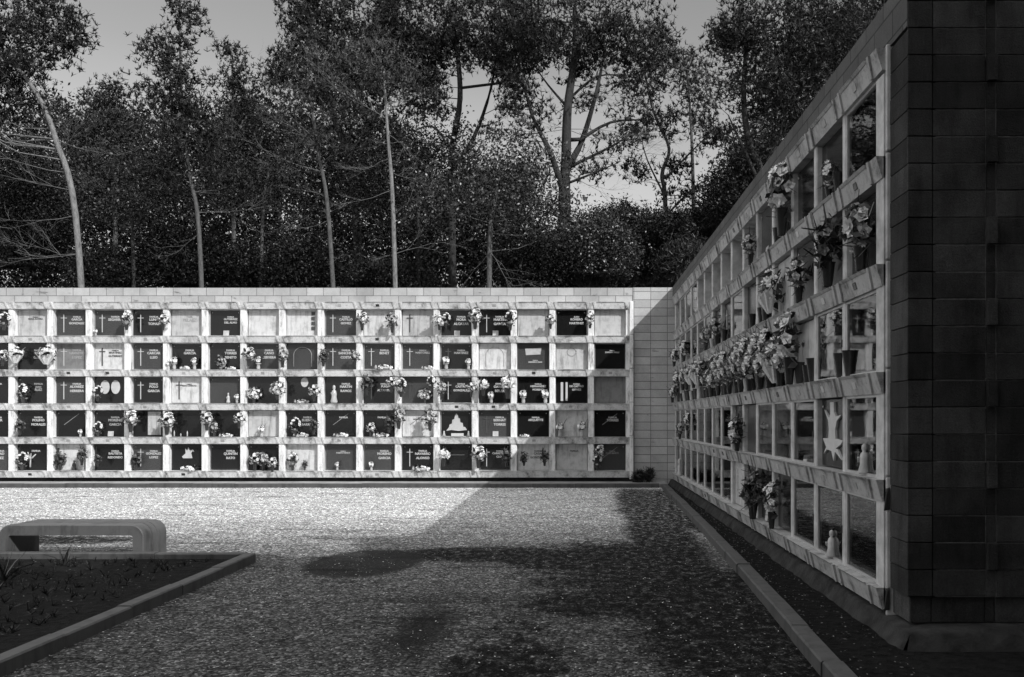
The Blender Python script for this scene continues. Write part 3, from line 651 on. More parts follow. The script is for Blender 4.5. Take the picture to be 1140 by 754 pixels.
# ------------------------------------------------------------------ flowers
def flower_pts(C, r, npet=5, n=None):
    """petals as quads around each centre, facing outwards"""
    n_ = len(C); d = n if n is not None else rnd_dirs(n_)
    a = np.cross(d, rnd_dirs(n_)); a /= np.linalg.norm(a, axis=1)[:, None]; b = np.cross(d, a); out = []
    for ring, (rr, tl) in enumerate(((1.0, .15), (.6, .6))):
        for k in range(npet):
            t = 2*math.pi*k/npet+ring*.6; u = a*math.cos(t)+b*math.sin(t); v = -a*math.sin(t)+b*math.cos(t)
            R = r[:, None]*rr
            out.append(np.stack([C, C+u*R*.6-v*R*.42+d*R*tl*.6, C+u*R+d*R*tl*1.3, C+u*R*.6+v*R*.42+d*R*tl*.6], axis=1))
    return np.concatenate(out)
PROTO = {}
def bouquet_proto(key, nf, rx, rz, fr, petal, nl, base, vh=.2):
    root = bpy.data.objects.new('flower_bouquet', None); parts = []
    zc = vh+rz*.8 if base != 'low' else rz*.7
    d = rnd_dirs(nf, .1); d[:, 1] = -abs(d[:, 1])*.8-.1; d /= np.linalg.norm(d, axis=1)[:, None]
    rad = (.55+.5*RS.rand(nf))[:, None]
    C = d*rad*np.array([rx, min(rx, .12), rz])+np.array([0, -.03, zc])
    P = flower_pts(C, fr*(.7+.6*RS.rand(nf)), 5, d)
    f = quads('blossoms', P, petal, root)
    C2 = rnd_dirs(nl)*(RS.rand(nl, 1)**.5)*np.array([rx*1.15, min(rx, .13), rz*1.15])+np.array([0, -.03, zc])
    quads('leaves', np.concatenate([leaves(C2, .075, .6), blades(C2[::3], 2, .12, .012, .2)]), 'leaf', root)
    mb = MB()
    if base == 'vase': mb.lathe([(.028, 0), (.032, .01), (.05, vh), (.056, vh+.004), (.046, vh), (.03, .03)], 12, (0, -.05, 0), True); mb.build('vase', 'vase_d', root)
    elif base == 'vasel': mb.lathe([(.022, 0), (.03, .03), (.024, .08), (.045, vh), (.05, vh+.004), (.04, vh-.01)], 12, (0, -.05, 0), True); mb.build('vase', 'vase_l', root)
    elif base == 'wrap':
        n = 12; vs = []; fs = []
        for k in range(n+1):
            t = k/n; a = math.pi*(.05+.9*t)+math.pi; w_ = rx*1.15*(1+.08*(-1)**k)
            vs += [(.05*math.cos(a), -.04+.04*math.sin(a), .03), (w_*math.cos(a), -.03+.13*math.sin(a), zc-rz*.55+.03*(-1)**k+.09*abs(math.cos(a))**2)]
        for k in range(n): fs.append((2*k, 2*k+2, 2*k+3, 2*k+1))
        mb.add(vs, fs); mb.build('paper_wrap', 'paper', root)
    elif base == 'low': mb.lathe([(rx*.45, 0), (rx*.6, .03), (rx*.55, .045)], 12, (0, -.05, 0)); mb.build('bowl', 'vase_l', root)
    PROTO[key] = root; root['used'] = 0
def pk(key): 
    r = PROTO[key]
    if not r['used']: r['used'] = 1; COL.objects.link(r); return r
    return copy_tree(r)
bouquet_proto('ball', 26, .15, .15, .045, 'petal', 70, 'vase', .17)
bouquet_proto('ball2', 20, .13, .17, .05, 'petal_m', 60, 'vase', .17)
bouquet_proto('spray', 14, .13, .21, .045, 'petal', 60, 'vase', .14)
bouquet_proto('dark', 14, .14, .17, .045, 'petal_d', 90, 'vase', .16)
bouquet_proto('wrap', 24, .18, .16, .05, 'petal', 60, 'wrap', .14)
bouquet_proto('low', 16, .17, .05, .035, 'petal', 25, 'low')
bouquet_proto('pyr', 30, .13, .19, .04, 'petal_m', 60, 'vasel', .05)
bouquet_proto('rose', 12, .11, .11, .065, 'petal', 20, 'vase', .17)
bouquet_proto('lily', 19, .18, .22, .06, 'petal', 50, 'vase', .22)
bouquet_proto('small', 8, .06, .06, .035, 'petal', 16, 'vasel', .1)
bouquet_proto('big', 44, .24, .18, .05, 'petal', 110, 'vase', .15)
CEN = {'ball': .26, 'ball2': .28, 'spray': .27, 'dark': .27, 'wrap': .22, 'low': .05, 'pyr': .2, 'rose': .22, 'lily': .36, 'small': .12, 'big': .27}
DSC = {'ball': 'round white flower bunch', 'ball2': 'mid grey flower bunch', 'spray': 'loose white flower spray', 'dark': 'dark leafy flower bunch', 'wrap': 'white flower bunch in paper', 'low': 'low flower bowl', 'pyr': 'tall cone of flowers', 'rose': 'bunch of big white roses', 'lily': 'tall white lily bunch', 'small': 'tiny white flower vase', 'big': 'wide white flower bunch'}
farfl = """5 357 spray .9;107 366 small .8;141 356 spray .95;182 358 ball .85;404 357 ball .95;436 358 ball2 1;489 358 big .8;497 356 spray .8;529 354 ball 1.1;569 356 spray 1;613 357 ball .8;656 356 spray .8
3 397 ball .9;17 396 wrap 1;52 396 wrap 1.15;195 400 small 1.4;209 404 low 1;219 402 small 1.3;246 399 pyr .9;258 405 low .8;277 396 ball 1;290 399 small 1.5;315 396 ball2 1.05;361 397 dark .9;396 397 ball2 .8;427 404 low 1.3;477 404 low 1;496 398 small 1.5;523 398 small 1.2;188 409 small 1
28 435 spray 1;109 437 spray .8;283 433 big .8;310 434 big .9;336 442 low 1;349 436 ball .9;409 428 dark 1;435 427 ball .9;447 430 spray 1;473 434 big .75;493 433 ball2 .95;481 426 spray .8;524 433 ball .8;537 430 rose 1.1;547 438 small 1.3;567 429 rose 1.5;583 437 small 1.5;606 437 small 1.5;265 438 small 1
23 475 dark .8;110 470 spray .8;147 467 ball 1.2;186 470 ball 1.2;230 468 ball .95;240 476 ball2 .8;266 467 ball .85;252 481 low 1;292 466 small 1.3;329 470 spray 1;337 483 low 1.2;349 474 dark .8;381 482 low 1.1;413 473 ball .8;424 480 low 1.2;434 472 dark .8;444 463 ball2 1.15;480 465 ball2 1.15;625 474 small 1.6;649 474 small 1.6;585 484 low .8;90 480 small .9
26 509 spray .9;67 507 dark .9;93 507 dark .9;153 510 dark .9;109 512 dark .6;213 519 low 1.3;284 507 ball .95;294 505 ball2 .9;303 516 ball .8;326 506 spray .9;340 514 dark .5;469 518 low 1.3;495 508 rose 1.1;533 507 ball 1.2;565 508 dark .95;583 510 dark .7;607 509 dark .8;668 503 ball .9;666 514 spray .8;377 514 small 1;413 516 small 1"""
rowz = lambda z: min(4, max(0, int((ZT-z)/RH)))
cnt = {}
for line in farfl.split('\n'):
    for it in line.split(';'):
        px, py, k, s = it.split(); px = float(px); py = float(py); s = float(s)
        d = 21.72 if k in ('ball', 'ball2', 'spray', 'big', 'rose', 'wrap', 'dark') and min(abs((px-PX)/45.5-f) for f in FX) < .25 else 21.93
        c = at(px, py, d); z = c.z-CEN[k]*s
        j = rowz(c.z); sill = ZT-RH*(j+1)
        if d > 21.8: z = sill+.003
        r = pk(k); r.location = (c.x, d, max(z, sill+.003 if d > 21.8 else 0)); sc = s*random.uniform(.96, 1.06); r.scale = (sc, sc, sc); r.rotation_euler = (0, 0, random.uniform(-.5, .5))
        # where: which plaques is it by
        q = min(range(17), key=lambda i: abs((FX[i]+FX[i+1])/2-c.x)); off = c.x-(FX[q]+FX[q+1])/2; n = 17-q
        side = 'left of' if off < -.15 else ('right of' if off > .15 else 'before')
        o_ = 'last' if n == 1 else ORD[n]
        lab = f"{DSC[k]} {side} {o_} plaque from right, {ROW[j]}, far wall"
        if lab in cnt: lab = lab.replace('far wall', 'lower, far wall')
        cnt[lab] = 1; tag(r, lab, 'flowers', 'flowers on the niche walls')
rgtfl = """875 200 lily 1.35;925 188 spray .7;838 276 ball2 .9;963 246 ball2 1.15;928 264 dark 1.35;862 308 wrap 1.25;893 306 ball2 1;800 362 ball2 1;787 370 ball2 .9;763 390 ball 1;752 392 ball .9
884 384 lily 1.3;868 388 wrap 1.3;872 392 ball 1.1;860 390 ball2 1.15;856 386 ball 1.1;850 391 ball 1.1;844 390 ball 1.1;833 394 ball 1.1;824 398 ball 1.1;815 401 ball2 1.1;806 406 ball 1.05;798 408 ball 1.05;790 412 ball2 1;782 414 ball 1;774 417 ball 1;766 419 ball2 1;838 396 ball 1.15;828 399 ball2 1.1;819 402 ball 1;810 405 ball2 1;802 408 ball2 1;794 411 ball 1.1;786 413 dark 1;778 416 wrap 1.1;770 418 wrap 1;762 421 ball 1;755 424 spray 1;750 430 ball .9
823 466 big 1.0;766 468 ball .8;758 468 ball2 .8;842 534 dark 1.3;862 548 lily .9"""
for line in rgtfl.split('\n'):
    for it in line.split(';'):
        px, py, k, s = it.split(); px = float(px); py = float(py); s = float(s); X = 2.33
        d = F*X/(px-PX); c = at(px, py, d); r = pk(k); j = rowz(c.z)
        z = max(c.z-CEN[k]*s, ZT-RH*(j+1)+.002)
        if z-(ZT-RH*(j+1)) < .2: z = ZT-RH*(j+1)+.002; 
        X2 = 2.345
        r.location = (X2, d, z); r.scale = (s, s, s); r.rotation_euler = (0, 0, -math.pi/2+random.uniform(-.4, .4))
        n = min(15, max(1, int((d-6.93)/PIT)+1))
        lab = f"{DSC[k]}, {ROW[j]} of right wall, by {ORD[n]} niche from near"
        if lab in cnt: lab = lab.replace('by', 'beyond')
        cnt[lab] = 1; tag(r, lab, 'flowers', 'flowers on the niche walls')
# empty vases on the right wall sills
def vase_mb(r, h):
    mb = MB(); mb.lathe([(r*.5, 0), (r*.55, .01), (r, h), (r*1.08, h+.004), (r*.92, h-.004), (r*.5, .02)], 14); return mb
vz = vase_mb(.055, .20).mesh('vase', 'vase_d'); vl = vase_mb(.05, .18).mesh('vase', 'vase_l')
vs_ = [(1, 4.35, 0), (1, 4.65, 0), (1, 5.3, 0), (0, 1.2, 0), (0, 3.3, 1), (0, 3.7, 0), (2, 1.15, 0), (2, .88, 0), (2, 2.1, 0), (2, 2.35, 0), (1, .2, 0), (1, 7.6, 0), (1, 8.2, 0), (1, 8.9, 1)]+[(2, 2.7+.42*k, k % 3 == 1) for k in range(28)]
for j, c, l in vs_:
    root = bpy.data.objects.new('flower_vase', vl if l else vz); link(root); s = random.uniform(.9, 1.2); root.scale = (s, s, s)
    root.location = (2.365+random.uniform(-.012, .02), 6.93+PIT*c, ZT-RH*(j+1)+.002)
    n = int(c)+1; fr = c-int(c); w_ = 'near side' if fr < .34 else ('middle' if fr < .67 else 'far side')
    lab = f"{'pale' if l else 'dark'} tapered vase, {ROW[j]}, right wall, {w_} of {ORD[n]} niche from near"
    g_ = 'empty vases on the right wall sills'
    if lab in cnt: lab = lab.replace('tapered vase', 'tapered vase behind another')
    cnt[lab] = 1; tag(root, lab, 'vase', g_)
# white figurine on the last low sill, shrub in the corner
mb = MB(); mb.lathe([(.05, 0), (.055, .03), (.035, .12), (.045, .2), (.02, .26), (.035, .3), (.03, .36), (.003, .39)], 12)
o = mb.build('figurine', 'vase_l'); o.location = (2.33, 19.9, .352); tag(o, 'small white figurine on the bottom sill at the far end of right wall', 'figurine')

def shrub(name, C, rx, ry, rz, n, size, m, label, cat, blade=False, stems=6, group=None):
    root = empty(name, C); tag(root, label, cat, group)
    nc = max(6, n//60); cc = rnd_dirs(nc)*(.45+.55*RS.rand(nc, 1))*np.array([rx, ry, rz])+np.array([0, 0, rz*.8])
    cl = min(rx, rz)*.34
    pts = np.repeat(cc, n//nc, axis=0)+RS.normal(size=(n//nc*nc, 3))*cl*.55
    pts[:, 2] = np.maximum(pts[:, 2], .02)
    quads('foliage', blades(pts, 4, size*1.8, size*.25, .6) if blade else leaves(pts, size), m, root)
    mb = MB()
    for k in range(stems):
        t = Vector(cc[RS.randint(nc)]); mb.tube([(0, 0, -.05), t*.5+Vector((0, 0, .05)), t], [.03*rz+.004, .02*rz+.003, .003], 5)
    mb.build('stems', 'bark_m', root); return root
c = at(717, 535, 21.4)
shrub('corner_shrub', (c.x, 21.62, .09), .28, .16, .22, 700, .05, 'scrub', 'small dark shrub at the foot of the block wall in the corner', 'shrub', True)

# ------------------------------------------------------------------ trees
def spline(P, n):
    P = [Vector(p) for p in P]; out = []
    for i in range(len(P)-1):
        p0, p1, p2, p3 = P[max(i-1, 0)], P[i], P[i+1], P[min(i+2, len(P)-1)]
        for k in range(n):
            t = k/n; out.append(.5*((2*p1)+(p2-p0)*t+(2*p0-5*p1+4*p2-p3)*t*t+(3*p1-p0-3*p2+p3)*t**3))
    out.append(P[-1]); return out
def twigs(mb, p, d, L, r, depth, spread=.6):
    n = 4; pts = [p]; dd = d.normalized()
    for k in range(n):
        dd = (dd+Vector((random.uniform(-1, 1), random.uniform(-1, 1), random.uniform(-.8, .9)))*.26).normalized(); pts.append(pts[-1]+dd*L/n)
    mb.tube(pts, [r*(1-.75*k/n) for k in range(n+1)], 4 if r < .02 else 5, False)
    if depth > 0:
        for q in range(random.randint(3, 5)):
            k = random.randint(1, n); nd = (dd+Vector((random.uniform(-1, 1), random.uniform(-1, 1), random.uniform(-.7, 1)))*spread).normalized()
            twigs(mb, pts[k], nd, L*random.uniform(.4, .65), r*.55, depth-1, spread)
def tree(name, label, d, trunk, r0, r1, blobs, m='needle', bark='bark_d', forks=(), dead=(), dens=1.0, tuft=(6, .14, .026), limbs=30, dz=None, leafy=False, group='trees behind the far wall'):
    base = at(trunk[0][0], trunk[0][1], d); gz = 1.6
    root = empty(name, (base.x, d, gz)); tag(root, label, 'tree', group)
    off = Vector((base.x, d, gz)); 
    def W(p): return at(p[0], p[1], d)-off
    T = [W(p) for p in trunk]; T[0].z = -.5
    for i in range(1, len(T)): T[i].y += random.uniform(-.12, .12)*i/len(T)
    S = spline(T, 5); ns = len(S); mb = MB()
    mb.tube(S, [r0+(r1-r0)*(k/(ns-1))**.9 for k in range(ns)], 9)
    allp = list(S[ns//4:])
    for fk in forks:
        Q = spline([W(p)+Vector((0, random.uniform(-.4, .4) if i else 0, 0)) for i, p in enumerate(fk[1:])], 4); r = fk[0]
        q0 = min(S, key=lambda s_: (s_-Q[0]).length); Q[0] = q0
        mb.tube(Q, [r*(1-.8*k/(len(Q)-1)) for k in range(len(Q))], 7); allp += Q[2:]
    mb.build('trunk', bark, root)
    mpp = d/F; tufs = []; br = MB()
    for bl in blobs:
        bx, by, rx, ry = bl[:4]; dn = bl[4] if len(bl) > 4 else 1.0
        c = W((bx, by)); RX, RZ = rx*mpp*1.12, ry*mpp*1.15; RYY = min(2.6, max(RX, RZ))*.9
        vol = RX*RZ; nc = int(max(6, vol*25*dens*dn)); u = rnd_dirs(nc)*(RS.rand(nc, 1)**.42)
        CC = u*np.array([RX, RYY, RZ])+np.array(c)
        for q in CC[:max(3, int(limbs*vol/ (10)))]:
            qv = Vector(q); s_ = min(allp, key=lambda a: (a-qv).length+abs(a.z-(qv.z-.6*RZ))*.7)
            L = (qv-s_).length
            if L > 4.2: continue
            mid = (s_+qv)/2+Vector((random.uniform(-.2, .2), random.uniform(-.2, .2), -.10*L))
            br.tube([s_, mid, qv], [.010+.005*L, .008+.003*L, .005], 4, False)
        k = 20; tt = np.repeat(CC, k, axis=0)+np.clip(RS.normal(size=(nc*k, 3)), -1.7, 1.7)*np.array([.27, .27, .17])
        tufs.append(tt)
    if tufs:
        TT = np.concatenate(tufs)
        Q = leaves(np.repeat(TT, 3, axis=0)+RS.normal(size=(len(TT)*3, 3))*.10, tuft[1]*.42) if leafy else np.concatenate([blades(TT, tuft[0], tuft[1], tuft[2], .9), leaves(TT, .115)])
        quads('crown', Q, m, root)
    if br.v: br.build('branches', bark, root)
    if dead:
        for (ax, ay, bx, by, th) in dead:
            db = MB()
            a, b = W((ax, ay)), W((bx, by)); a = min(S, key=lambda s_: (s_-a).length); v = b-a; v.y = random.uniform(-1, .6)
            twigs(db, a, v, v.length, th*.65, 3)
            db.build('dead_branch', 'twig', root)
    return root
P = 'pine_tree'
tree(P, 'pine with pale leaning trunk at far left', 27, [(100, 330), (84, 240), (62, 155), (46, 112), (20, 78), (-12, 52)], .10, .05,
     [(5, 42, 62, 44), (48, 18, 36, 18, .7), (84, 22, 20, 10, .5), (-40, 90, 60, 60), (5, 100, 45, 40, .8), (70, 48, 22, 14, .6)], 'needle', 'bark_p',
     dead=[(62, 190, 5, 178, .02), (66, 205, 12, 215, .015), (72, 230, 18, 262, .018), (80, 265, 2, 285, .018), (84, 285, 30, 300, .015), (58, 160, 120, 190, .014), (60, 170, 95, 150, .012)])
tree(P, 'tall pine with pointed crown against the sky', 27.4, [(230, 330), (222, 260), (212, 195), (202, 110), (200, 4)], .085, .02,
     [(201, 8, 9, 14), (197, 34, 18, 15), (180, 62, 26, 16), (198, 88, 32, 18), (182, 116, 36, 18), (215, 150, 55, 30), (170, 195, 36, 26, .6), (245, 195, 30, 26, .5)], 'needle', 'bark_m', dead=[(220, 240, 270, 235, .015), (224, 270, 185, 285, .015)])
tree(P, 'smaller pine just right of the pointed pine', 33, [(262, 330), (260, 200), (258, 60)], .12, .03, [(257, 58, 9, 12), (262, 80, 16, 13), (266, 108, 26, 20), (275, 150, 42, 34), (265, 200, 45, 36)], 'needle', 'bark_m')
tree(P, 'low bushy pine between the leaning pine and pointed pine', 34, [(130, 330), (128, 220), (122, 100)], .12, .03, [(122, 98, 11, 10), (105, 114, 22, 14), (128, 128, 30, 24), (120, 165, 48, 36), (115, 215, 55, 40)], 'needle', 'bark_m')
tree(P, 'thin pine with slightly leaning pale trunk and bare lower branches', 27.5, [(380, 330), (366, 245), (354, 170), (345, 105)], .085, .03, [(350, 120, 42, 40, .5), (330, 165, 40, 30, .35), (365, 85, 40, 30, .7)], 'needle2', 'bark_m',
     dead=[(358, 195, 310, 165, .018), (362, 215, 325, 212, .014), (352, 160, 300, 120, .016), (365, 240, 335, 262, .012), (356, 180, 400, 160, .014), (370, 270, 385, 290, .012), (352, 165, 330, 135, .012)])
tree(P, 'slender pine with straight white trunk and bare pale branches', 26.5, [(444, 330), (438, 240), (432, 150), (427, 75)], .085, .025, [(425, 70, 40, 30, .45), (440, 100, 40, 30, .3)], 'needle2', 'bark_p',
     dead=[(431, 130, 385, 95, .02), (431, 125, 460, 95, .018), (428, 95, 405, 60, .016), (432, 150, 470, 170, .014), (434, 180, 395, 190, .016), (436, 215, 395, 225, .016), (437, 235, 480, 215, .014), (439, 262, 490, 268, .016), (434, 190, 465, 200, .014), (428, 90, 445, 55, .014), (440, 270, 415, 285, .012), (430, 110, 395, 120, .014)])
tree(P, 'broad dark pine over the slender white trunk', 31, [(405, 330), (395, 220), (372, 130), (350, 60), (340, 5)], .17, .06, [(345, 25, 32, 34), (328, 62, 20, 22, .7), (390, 25, 60, 45), (450, 40, 55, 50), (370, 75, 60, 36), (430, 100, 60, 34, .8), (320, 105, 36, 30, .8), (395, 150, 60, 36, .7)], 'needle', 'bark_d', forks=[(.09, (385, 180), (420, 130), (440, 80), (455, 30))])
tree(P, 'twin-stemmed dark pine left of the big forked pine', 30.5, [(505, 330), (503, 240), (503, 170), (512, 110), (508, 50), (500, 5)], .15, .06, [(510, 15, 60, 34), (555, 40, 45, 34), (480, 55, 36, 34), (530, 65, 36, 18, .6), (470, 110, 30, 26, .7), (575, 95, 28, 26, .6)], 'needle', 'bark_d',
     forks=[(.10, (504, 190), (526, 150), (545, 95), (556, 40)), (.06, (503, 165), (480, 140), (455, 150)), (.05, (545, 95), (575, 80), (590, 60))])
tree(P, 'big forked pine standing against the bright sky', 29, [(631, 330), (628, 240), (630, 180), (632, 120), (640, 60), (640, 10)], .24, .08,
     [(640, 25, 95, 36), (700, 50, 42, 34), (590, 50, 42, 36), (650, 70, 50, 22, .7), (715, 90, 26, 16, .8), (575, 85, 26, 18, .6), (735, 130, 26, 12, .8), (665, 115, 40, 12, .35), (560, 130, 24, 18, .6), (600, 140, 24, 20, .3), (672, 150, 40, 9, .35), (655, 190, 26, 9, .35), (600, 190, 24, 24, .5)], 'needle', 'bark_d',
     forks=[(.13, (630, 190), (648, 155), (664, 105), (674, 50)), (.12, (628, 215), (612, 170), (592, 125), (582, 90)), (.07, (640, 160), (680, 135), (725, 132)), (.06, (636, 185), (680, 165), (705, 150)), (.05, (632, 120), (610, 95), (590, 70)), (.05, (634, 110), (665, 85), (700, 80)), (.05, (630, 205), (660, 195), (690, 180))],
     dead=[(632, 130, 600, 110, .02), (640, 150, 700, 160, .02), (634, 100, 690, 105, .02), (632, 150, 585, 150, .02), (634, 180, 690, 200, .018), (632, 120, 680, 120, .02), (640, 165, 715, 178, .02), (634, 190, 672, 230, .018), (628, 205, 598, 190, .018), (645, 150, 690, 185, .018), (632, 140, 604, 130, .016)], limbs=60)
tree(P, 'small crooked pine with pale stem right of the big forked pine', 31, [(742, 330), (741, 240), (737, 195), (745, 165), (728, 125), (718, 80)], .10, .03, [(722, 105, 20, 16, .6), (745, 135, 24, 12, .7), (745, 60, 22, 22, .5), (725, 70, 24, 18, .6), (765, 180, 24, 14, .6), (712, 150, 18, 12, .4), (790, 155, 26, 14, .6), (755, 210, 24, 14, .5), (708, 185, 10, 14, .3)], 'needle', 'bark_m',
     forks=[(.05, (740, 200), (765, 175), (790, 150)), (.04, (741, 220), (720, 180), (712, 150)), (.045, (742, 240), (775, 205), (800, 195))], dead=[(740, 210, 705, 195, .016), (741, 230, 700, 235, .014), (730, 140, 700, 130, .014), (742, 220, 780, 225, .014)])
tree(P, 'pale feathery tree in front of the dark right pine', 33, [(775, 330), (772, 240), (770, 150), (765, 80)], .10, .03, [(768, 85, 26, 22, .8), (785, 115, 26, 20, .7), (755, 60, 18, 14, .5)], 'needle2', 'bark_m')
tree(P, 'dark spreading pine above the right wall', 28, [(868, 330), (850, 215), (835, 165), (828, 110), (832, 40)], .17, .06, [(830, 20, 40, 40), (808, 50, 22, 20, .7), (870, 60, 60, 40), (930, 30, 60, 50), (840, 105, 44, 26, .9), (890, 110, 50, 36), (800, 145, 26, 12, .7), (850, 170, 44, 18, .5)], 'needled', 'bark_d',
     forks=[(.08, (850, 215), (826, 170), (812, 125)), (.08, (845, 200), (868, 150), (880, 90)), (.06, (852, 220), (885, 180), (900, 140))])
tree(P, 'dark pine rising farthest right behind the right wall', 32, [(960, 330), (958, 150), (955, 30)], .16, .06, [(950, 60, 60, 50), (905, 60, 40, 50), (960, 130, 60, 50), (1000, 20, 60, 60), (880, 170, 50, 40, .7)], 'needled', 'bark_d')
O = 'broadleaf_tree'
tree(O, 'dense glossy-leaved tree in the middle behind the wall', 27, [(545, 330), (545, 280), (550, 230), (560, 180)], .10, .04, [(560, 175, 50, 32), (515, 205, 44, 32), (600, 205, 40, 34), (560, 225, 60, 30), (480, 235, 36, 26, .7), (620, 240, 34, 24)], 'oak', 'bark_m', leafy=True, tuft=(6, .20, .1), dens=1.0, dead=[(548, 290, 548, 315, .02), (545, 280, 580, 315, .016), (545, 290, 520, 320, .016)])
tree(O, 'dense rounded tree behind the slender white trunk', 29.5, [(465, 330), (466, 260), (462, 180)], .10, .04, [(460, 170, 50, 34), (430, 200, 50, 36), (490, 160, 36, 30), (400, 235, 44, 36, .8), (465, 250, 40, 30, .7)], 'wood', 'bark_d', leafy=True, tuft=(6, .20, .1))
tree(O, 'pale-leaved tree at left between the pine trunks', 28.5, [(150, 330), (148, 260), (140, 190)], .08, .03, [(135, 185, 44, 32, .9), (165, 160, 30, 26, .7), (100, 210, 30, 30, .6), (165, 230, 44, 30, .8)], 'scrub', 'bark_d', leafy=True, tuft=(6, .18, .1))
tree(O, 'wispy tree with dry twigs left of the thin pine', 29, [(290, 330), (292, 260), (300, 190)], .08, .03, [(300, 175, 40, 34, .7), (270, 215, 44, 34, .8), (330, 225, 36, 34, .6), (300, 260, 50, 30, .7)], 'scrub', 'bark_m', leafy=True, tuft=(6, .16, .1), dead=[(292, 250, 250, 230, .014), (292, 260, 330, 250, .014), (296, 220, 320, 190, .012)])
shr = [(668, 268, 44, 34, 'oak', 'rounded glossy shrub below the big forked pine'), (722, 278, 44, 32, 'oak', 'leafy shrub rising right of centre under the bright sky gap'), (765, 288, 40, 26, 'scrub', 'low shrub where the two walls meet'), (790, 250, 40, 26, 'wood', 'dark shrub top above the end of the right wall'),
       (640, 300, 36, 18, 'scrub', 'small pale shrub at the parapet right of centre'), (590, 290, 44, 26, 'wood', 'dark shrub behind the parapet at centre'), (690, 240, 36, 20, 'wood', 'dark shrub just under the sky gap'), (745, 245, 34, 18, 'wood', 'dark shrub beside the crooked pine'),
       (30, 240, 56, 60, 'wood', 'dark thicket behind the leaning pine'), (200, 280, 50, 34, 'wood', 'dark thicket around the foot of the pointed pine'), (340, 290, 54, 30, 'wood', 'dark thicket at the foot of the thin pine'), (450, 300, 44, 18, 'scrub', 'low scrub at the foot of the slender white trunk'),
       (120, 295, 50, 24, 'wood', 'dark thicket right of the leaning trunk'), (410, 300, 36, 18, 'scrub', 'ferny scrub left of the slender white trunk'), (265, 290, 40, 26, 'wood', 'dark thicket between pointed pine and thin pine'), (840, 210, 60, 40, 'wood', 'dark shrub mass behind the right wall')]
for k, (px, py, rx, ry, m, lab) in enumerate(shr):
    d = 28.3+(k*37 % 23)/10; q = at(px, py+ry*.8, d); mp = d/F
    shrub('shrub', (q.x, d, max(1.4, q.z-.3)), rx*mp, 1.0, ry*mp*1.1, int(rx*ry*11.0), .07, m, lab, 'shrub', m == 'scrub' and k % 2 == 0, 8, 'shrubs behind the far wall')
# far wood behind: one mass nobody could count
pts = []
for k in range(30000):
    px = random.uniform(-140, 1150); d = random.uniform(36, 46)
    top = 125 if px < 300 else (125+(px-300)*.2 if px < 480 else (190 if px < 590 else (252 if px < 775 else max(110, 252-(px-775)*2.2))))
    top += 26*mnoise.noise(Vector((px*.02, 3, 0)))+22*mnoise.noise(Vector((px*.06, 9, 0)))
    py = top+(330-top)*random.random()**.9
    if mnoise.noise(Vector((px*.045, py*.06, d*.4))) < -.12: continue
    pts.append(at(px, py, d))
pts = np.array(pts); q = np.repeat(pts, 11, axis=0)+RS.normal(size=(len(pts)*11, 3))*.40
tag(quads('far_wood', np.concatenate([leaves(q, .15), blades(pts, 6, .3, .03, .4)]), 'wood'), kind='stuff')

# unseen grove, inferred from its shade; extra trees added to darken the end wall
def grove_proto():
    root = bpy.data.objects.new('cypress_tree', None); COL.objects.link(root)
    mb = MB(); mb.tube([(0, 0, 0), (.1, 0, 5), (0, 0, 11), (0, 0, 14)], [.3, .22, .12, .03], 8); mb.build('trunk', 'bark_d', root)
    n = 7500; z = RS.rand(n)**.9*14+.6; r = 2.0*np.clip((15.0-z)/4.5, 0.05, 1)**.8*(.35+.65*RS.rand(n)); a = RS.rand(n)*2*np.pi
    quads('crown', leaves(np.stack([r*np.cos(a), r*np.sin(a), z], 1), .62), 'needled', root); return root
gpz = grove_proto(); k = 0
spots = [(-1.5+2.6*i, -4.2+random.uniform(-.4, .4), 1.0+(.04 if i > 2 else 0)+random.uniform(-.14, .12)) for i in range(11)]+[(-4+3.0*i, -9+random.uniform(-1, 1), 1.22+random.uniform(-.12, .1)) for i in range(9)]+[(4.6, 1.2, .62), (7.6, 1.4, .72), (3.2, -1.6, .75), (10.4, 2.4, .72), (6.2, -1.6, .78)]  # final group of unseen trees added to keep sun and sky off the end wall
for x, y, s in spots:
    o = gpz if k == 0 else copy_tree(gpz); k += 1
    o.location = (x, y, 0); o.scale = (1, 1, s); o.rotation_euler = (0, 0, random.uniform(0, 6)); tag(o, 'tall dense cypress in the unseen grove shading the foreground and end wall', 'tree', 'unseen cypresses that shade the court')

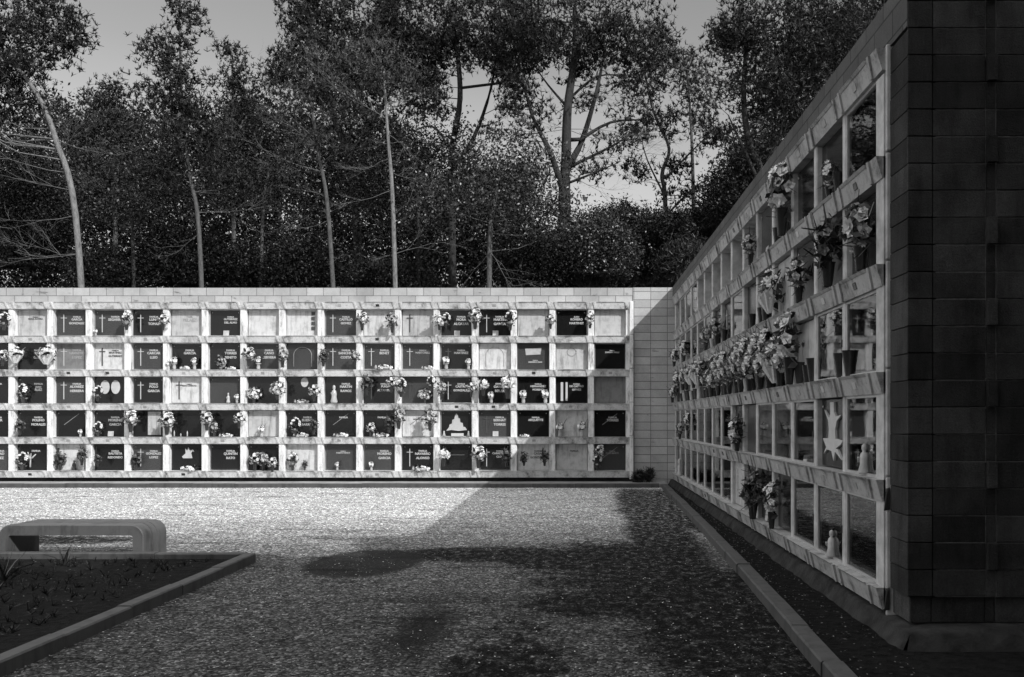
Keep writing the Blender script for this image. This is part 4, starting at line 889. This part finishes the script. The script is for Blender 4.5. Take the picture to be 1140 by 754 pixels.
# ------------------------------------------------------------------ light and camera
sd = Vector((.95, -1.0, 1.0)).normalized()           # towards the sun
el = math.asin(sd.z); az = math.atan2(sd.x, sd.y)
W = bpy.data.worlds.new('World'); SC.world = W; W.use_nodes = True; nt = W.node_tree; nt.nodes.clear()
out = N(nt, 'ShaderNodeOutputWorld'); bg = N(nt, 'ShaderNodeBackground'); sky = N(nt, 'ShaderNodeTexSky')
sky.sky_type = 'NISHITA'; sky.sun_disc = False; sky.sun_elevation = el; sky.sun_rotation = az; sky.altitude = 100
sepc = N(nt, 'ShaderNodeSeparateColor'); nt.links.new(sky.outputs[0], sepc.inputs[0])
tc = N(nt, 'ShaderNodeTexCoord'); sz = N(nt, 'ShaderNodeSeparateXYZ'); nt.links.new(tc.outputs['Generated'], sz.inputs[0])
low = ramp(nt, sz.outputs[2], [(.12, 1.0), (.36, 0.0)])
mp = N(nt, 'ShaderNodeMapping'); mp.inputs['Scale'].default_value = (1, 1, 2.6); nt.links.new(tc.outputs['Generated'], mp.inputs[0])
cl = ramp(nt, noise(nt, mp.outputs[0], 3.2, 6, .6), [(.38, 0), (.6, 1.0)])
hi = math_(nt, 'MULTIPLY', 1.0, math_(nt, 'MAXIMUM', ramp(nt, sz.outputs[2], [(.46, 0), (.62, 1)]), ramp(nt, math_(nt, 'MULTIPLY', sz.outputs[0], -1.0), [(.62, 0), (.76, 1)])))  # unseen bright cloud overhead and at left, added as fill light
cf = math_(nt, 'MULTIPLY', math_(nt, 'MAXIMUM', low, hi), math_(nt, 'ADD', math_(nt, 'MULTIPLY', cl, .5), .5))
c_ = mix(nt, cf, math_(nt, 'ADD', math_(nt, 'MULTIPLY', sepc.outputs[0], .5), math_(nt, 'MULTIPLY', sepc.outputs[1], .5)), mix(nt, hi, 3.8, 7.0))
nt.links.new(c_, bg.inputs[0]); bg.inputs[1].default_value = .15; nt.links.new(bg.outputs[0], out.inputs[0])
L = bpy.data.lights.new('sun', 'SUN'); L.energy = 3.2; L.angle = math.radians(.5); L.color = (1, 1, 1)
lo = bpy.data.objects.new('sun', L); COL.objects.link(lo); lo.rotation_euler = sd.to_track_quat('Z', 'Y').to_euler()
cam = bpy.data.cameras.new('camera'); co = bpy.data.objects.new('camera', cam); COL.objects.link(co); SC.camera = co
co.location = (0, 0, EYE); co.rotation_euler = (math.pi/2, 0, 0); cam.sensor_width = 36; cam.lens = 36*F/1140
cam.shift_x = -70/1140; cam.shift_y = 88/1140; cam.clip_end = 2000; cam.clip_start = .05
vs = SC.view_settings; vs.view_transform = 'Standard'; vs.look = 'None'; vs.gamma = 1; vs.exposure = .35
SC.cycles.max_bounces = 5; SC.cycles.transparent_max_bounces = 8

print('POLYS', sum(len(o.data.polygons) for o in bpy.data.objects if o.type=='MESH'))
